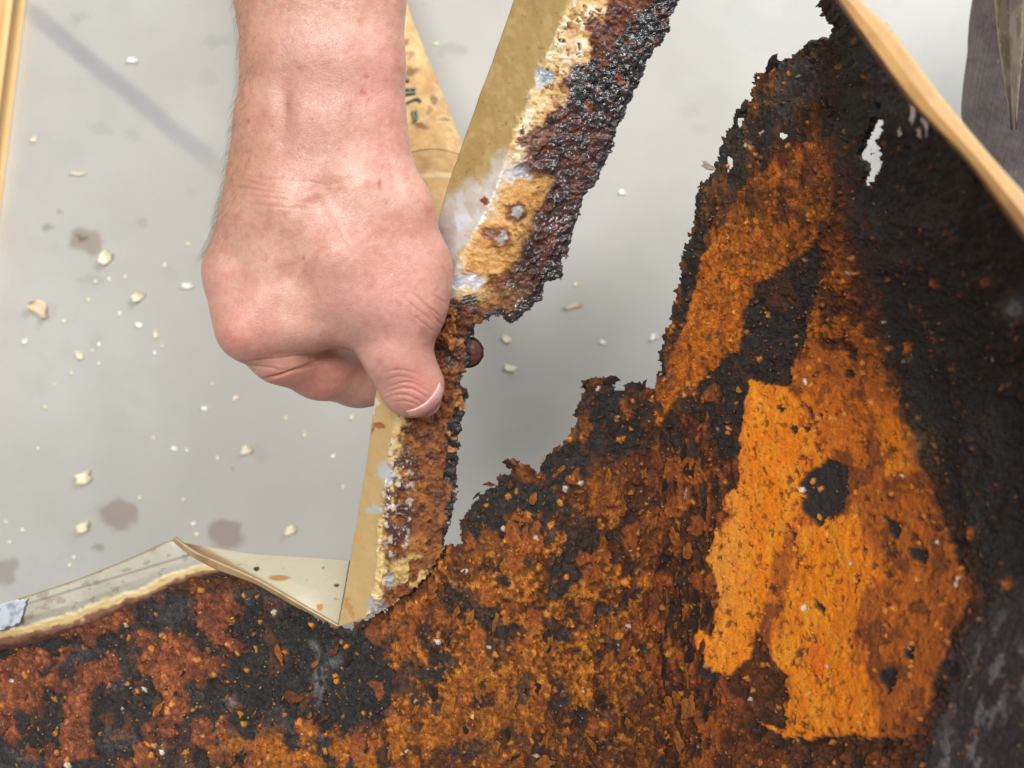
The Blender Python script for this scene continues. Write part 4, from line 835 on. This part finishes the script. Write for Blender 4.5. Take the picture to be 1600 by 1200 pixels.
for pts in ([(630, 139), (650, 138)], [(632, 146), (650, 144)], [(640, 139), (641, 147)], [(634, 160), (652, 152), (659, 158)], [(645, 172), (648, 187), (653, 185), (650, 171)], [(631, 115), (637, 124)], [(630, 124), (640, 125)]):
    raised_mark(pts, 1.3, tube_e)

def plank():
    # lies on the floor, its sawn edge slanting through the upper left corner
    z = .020; d = CAMZ-z; a = P(28, -80, d); b = P(-56, 600, d); ax = (b-a)/np.linalg.norm(b-a); sd = np.array([-ax[1], ax[0], 0]); sd *= -np.sign(sd[0]); a = a-ax*.12; L = np.linalg.norm(b-a)+.1; W = .085
    nu, nv = 60, 240; u, v = np.meshgrid(np.linspace(0, 1, nu), np.linspace(0, 1, nv))
    ed = np.minimum(u, 1-u); zz = z-.002*ss(.02, 0, ed)
    top = a+ax*(v*L)[..., None]+sd*(u*W)[..., None]; top[..., 2] = zz
    g = u*7+1.6*fbm(u*2.2, v*1.5, 3, 1310)+.6*v; ring = .5+.5*np.sin(g*6.283)
    p = Paint(u.shape, (240, 196, 136), .5); p.mix(ss(.55, .95, ring)*.75, (222, 152, 86)); p.mix(ss(.5, .7, fbm(u*40, v*12, 3, 1320))*.25, (250, 214, 160))
    idx = np.arange(nu*nv).reshape(nv, nu); q = np.stack([idx[:-1, :-1], idx[:-1, 1:], idx[1:, 1:], idx[1:, :-1]], -1).reshape(-1, 4)
    bot = top.copy(); bot[..., 2] = 0.0005; V = np.concatenate([top.reshape(-1, 3), bot.reshape(-1, 3)]); N = nu*nv
    rim = np.concatenate([idx[0, :-1], idx[:-1, -1], idx[-1, :0:-1], idx[:0:-1, 0]]); rq = np.stack([rim, np.roll(rim, -1), np.roll(rim, -1)+N, rim+N], 1)
    o = npmesh('wooden_plank', V, np.concatenate([q, q[:, ::-1]+N, rq]), None, M_PINE, None, np.concatenate([p.c.reshape(-1, 3)]*2), np.concatenate([p.r.ravel()]*2))
    tag(o, 'pale orange pine plank lying on the floor at the left edge', 'plank')
plank()

# ------------------------------------------------------------------ shavings and crumbs on the floor
def shaving_mesh(seed, curl, aspect, mat):
    r = random.Random(seed); nu, nv = 7, 5; V = []; t = .07
    for side in (0, 1):
        for j in range(nv):
            for i in range(nu):
                u = i/(nu-1)*2-1; v = j/(nv-1)*2-1; a = u*curl; rag = 1+.25*math.sin(3.1*v+seed)*abs(u)+r.uniform(-.05, .05)
                rad = 1/max(curl, .25); x = rad*math.sin(a)*rag; z = rad*(1-math.cos(a)); y = v*aspect*(1-.35*abs(u)**2)+.18*math.sin(2*u+seed)
                V.append((x, y, z+.10*v*v+t*(1 if side else 0)+.02))
    n = nu*nv; I = lambda s, j, i: s*n+j*nu+i; Q = []
    for j in range(nv-1):
        for i in range(nu-1): Q += [(I(1, j, i), I(1, j, i+1), I(1, j+1, i+1), I(1, j+1, i)), (I(0, j, i), I(0, j+1, i), I(0, j+1, i+1), I(0, j, i+1))]
    for i in range(nu-1): Q += [(I(0, 0, i), I(0, 0, i+1), I(1, 0, i+1), I(1, 0, i)), (I(0, nv-1, i+1), I(0, nv-1, i), I(1, nv-1, i), I(1, nv-1, i+1))]
    for j in range(nv-1): Q += [(I(0, j+1, 0), I(0, j, 0), I(1, j, 0), I(1, j+1, 0)), (I(0, j, nu-1), I(0, j+1, nu-1), I(1, j+1, nu-1), I(1, j, nu-1))]
    return npmesh('wood_shaving', V, Q, None, mat, None, me_only=True)
def shaving(px, py, size, rot, curl, asp, mat, label, group, seed, d=CAMZ, z=None, name='wood_shaving', cat='wood shaving'):
    o = bpy.data.objects.new(name, shaving_mesh(seed, curl, asp, mat)); link(o); s = .84*size*WF*d/1600/2
    p = P(px, py, d); o.location = (p[0], p[1], p[2]); o.rotation_euler = (0, 0, rot); o.scale = (s, s, s); tag(o, label, cat, group); return o
G1 = 'pale wood shavings scattered on the floor'
for i, (px, py, s, rot, cu, asp, m, lb) in enumerate([
    (168, 403, 34, .5, 1.2, .7, M_SHAVE, 'folded cream wood shaving beside the brown stain with a dark centre'), (63, 484, 44, -.5, 1.0, .6, M_SHAVE2, 'V-shaped orange-tinged wood shaving, the largest chip left of the hand'),
    (218, 463, 32, 1.0, 1.5, .55, M_SHAVE, 'curled crescent wood shaving midway between the V-shaped chip and the hand'), (293, 446, 20, .2, .6, .55, M_WHITE, 'small white chip nearest the left side of the hand'),
    (133, 745, 32, .3, 1.1, .7, M_SHAVE, 'blocky cream wood shaving above the lower left brown stain'), (133, 823, 32, .1, 1.5, .6, M_SHAVE, 'round cream curl just left of the lower left brown stain'),
    (455, 829, 28, .1, 1.4, .6, M_SHAVE, 'pale curl on the floor just above the beige corner web'), (386, 704, 24, .3, 1.2, .7, M_SHAVE, 'cream chip on the floor left of the strip below the index finger'),
    (208, 95, 20, .2, .7, .5, M_WHITE, 'white chip right beside the worn grey floor line'), (122, 271, 26, .15, .3, .18, M_SHAVE, 'thin pale sliver below the worn grey floor line'),
    (53, 217, 13, 1.0, .8, .7, M_SHAVE, 'tiny cream chip next to the pine plank'), (797, 575, 24, -.5, .9, .5, M_SHAVE, 'pale yellowish shaving on the floor right of the bolt'), (895, 479, 32, 0, .3, .2, M_SHAVE2, 'thin orange wood sliver below the strip\'s broken end'),
    (1022, 527, 18, .3, .8, .6, M_WHITE, 'white chip half hidden behind the torn panel edge'), (972, 301, 14, 0, .8, .7, M_WHITE, 'single white crumb between the upper strip and the panel'), (1376, 38, 26, .3, .8, .4, M_SHAVE2, 'brownish leaf-like shaving showing just behind the tan rail')]):
    shaving(px, py, s, rot, cu, asp, m, lb, G1, i+1)
SMALL = [(218, 508, 14), (244, 522, 14), (125, 555, 18), (40, 533, 12), (101, 501, 9), (150, 440, 8), (171, 436, 7), (196, 432, 7), (139, 468, 8), (187, 490, 8), (258, 414, 9), (294, 381, 9), (155, 538, 9), (145, 547, 7), (254, 540, 7), (242, 551, 8), (155, 567, 8), (113, 582, 8), (273, 701, 12), (71, 636, 9),
    (369, 622, 13), (320, 638, 13), (551, 651, 12), (476, 678, 10), (521, 712, 10), (446, 653, 9), (10, 815, 8), (36, 828, 8), (16, 846, 9), (219, 777, 8), (303, 818, 9), (308, 834, 10), (110, 882, 9), (116, 870, 7), (287, 780, 7), (340, 715, 9), (292, 703, 7), (791, 529, 18), (901, 444, 11), (942, 535, 11),
    (682, 68, 9), (240, 684, 7), (536, 760, 6), (86, 600, 6), (332, 600, 7), (60, 700, 6),]
base = shaving_mesh(77, .7, .65, M_SHAVE); bw = shaving_mesh(78, .6, .7, M_WHITE)
for i, (px, py, s) in enumerate(SMALL):
    o = bpy.data.objects.new('wood_crumb', bw if i % 3 == 0 else base); link(o); k = .85*s*WF*CAMZ/3200; o.scale = (k, k, k); o.location = P(px, py, CAMZ); o.rotation_euler = (0, 0, random.uniform(0, 6.28))
    tag(o, 'tiny pale wood crumb on the grey floor', 'wood crumb', 'tiny wood crumbs on the floor')
# a few pale chips caught in the dark rust beside the tan rail
for i, (px, py, s, rot, m, lb) in enumerate([(1430, 176, 40, 1.2, M_WHITE, 'pinkish white chip caught in black rust against the tan rail'), (1450, 196, 34, -1.0, M_WHITE, 'lower of two white chips pressed against the tan rail'), (1409, 203, 24, .5, M_SHAVE, 'cream chip in the black rust right of the long white hole'), (1440, 208, 24, -.3, M_SHAVE, 'small oval beige chip below the white chips at the tan rail')]):
    d = float(sheet_depth(np.array(px, float), np.array(py, float)))-.006
    o = shaving(px, py, s, rot, .6, .7, m, lb, 'pale chips caught on the rusted panel', 40+i, d); _, n = sheet_frame(px, py, 0.0); o.rotation_euler = (Vector((0, 0, 1)).rotation_difference(Vector(n)).to_matrix() @ o.rotation_euler.to_matrix()).to_euler()
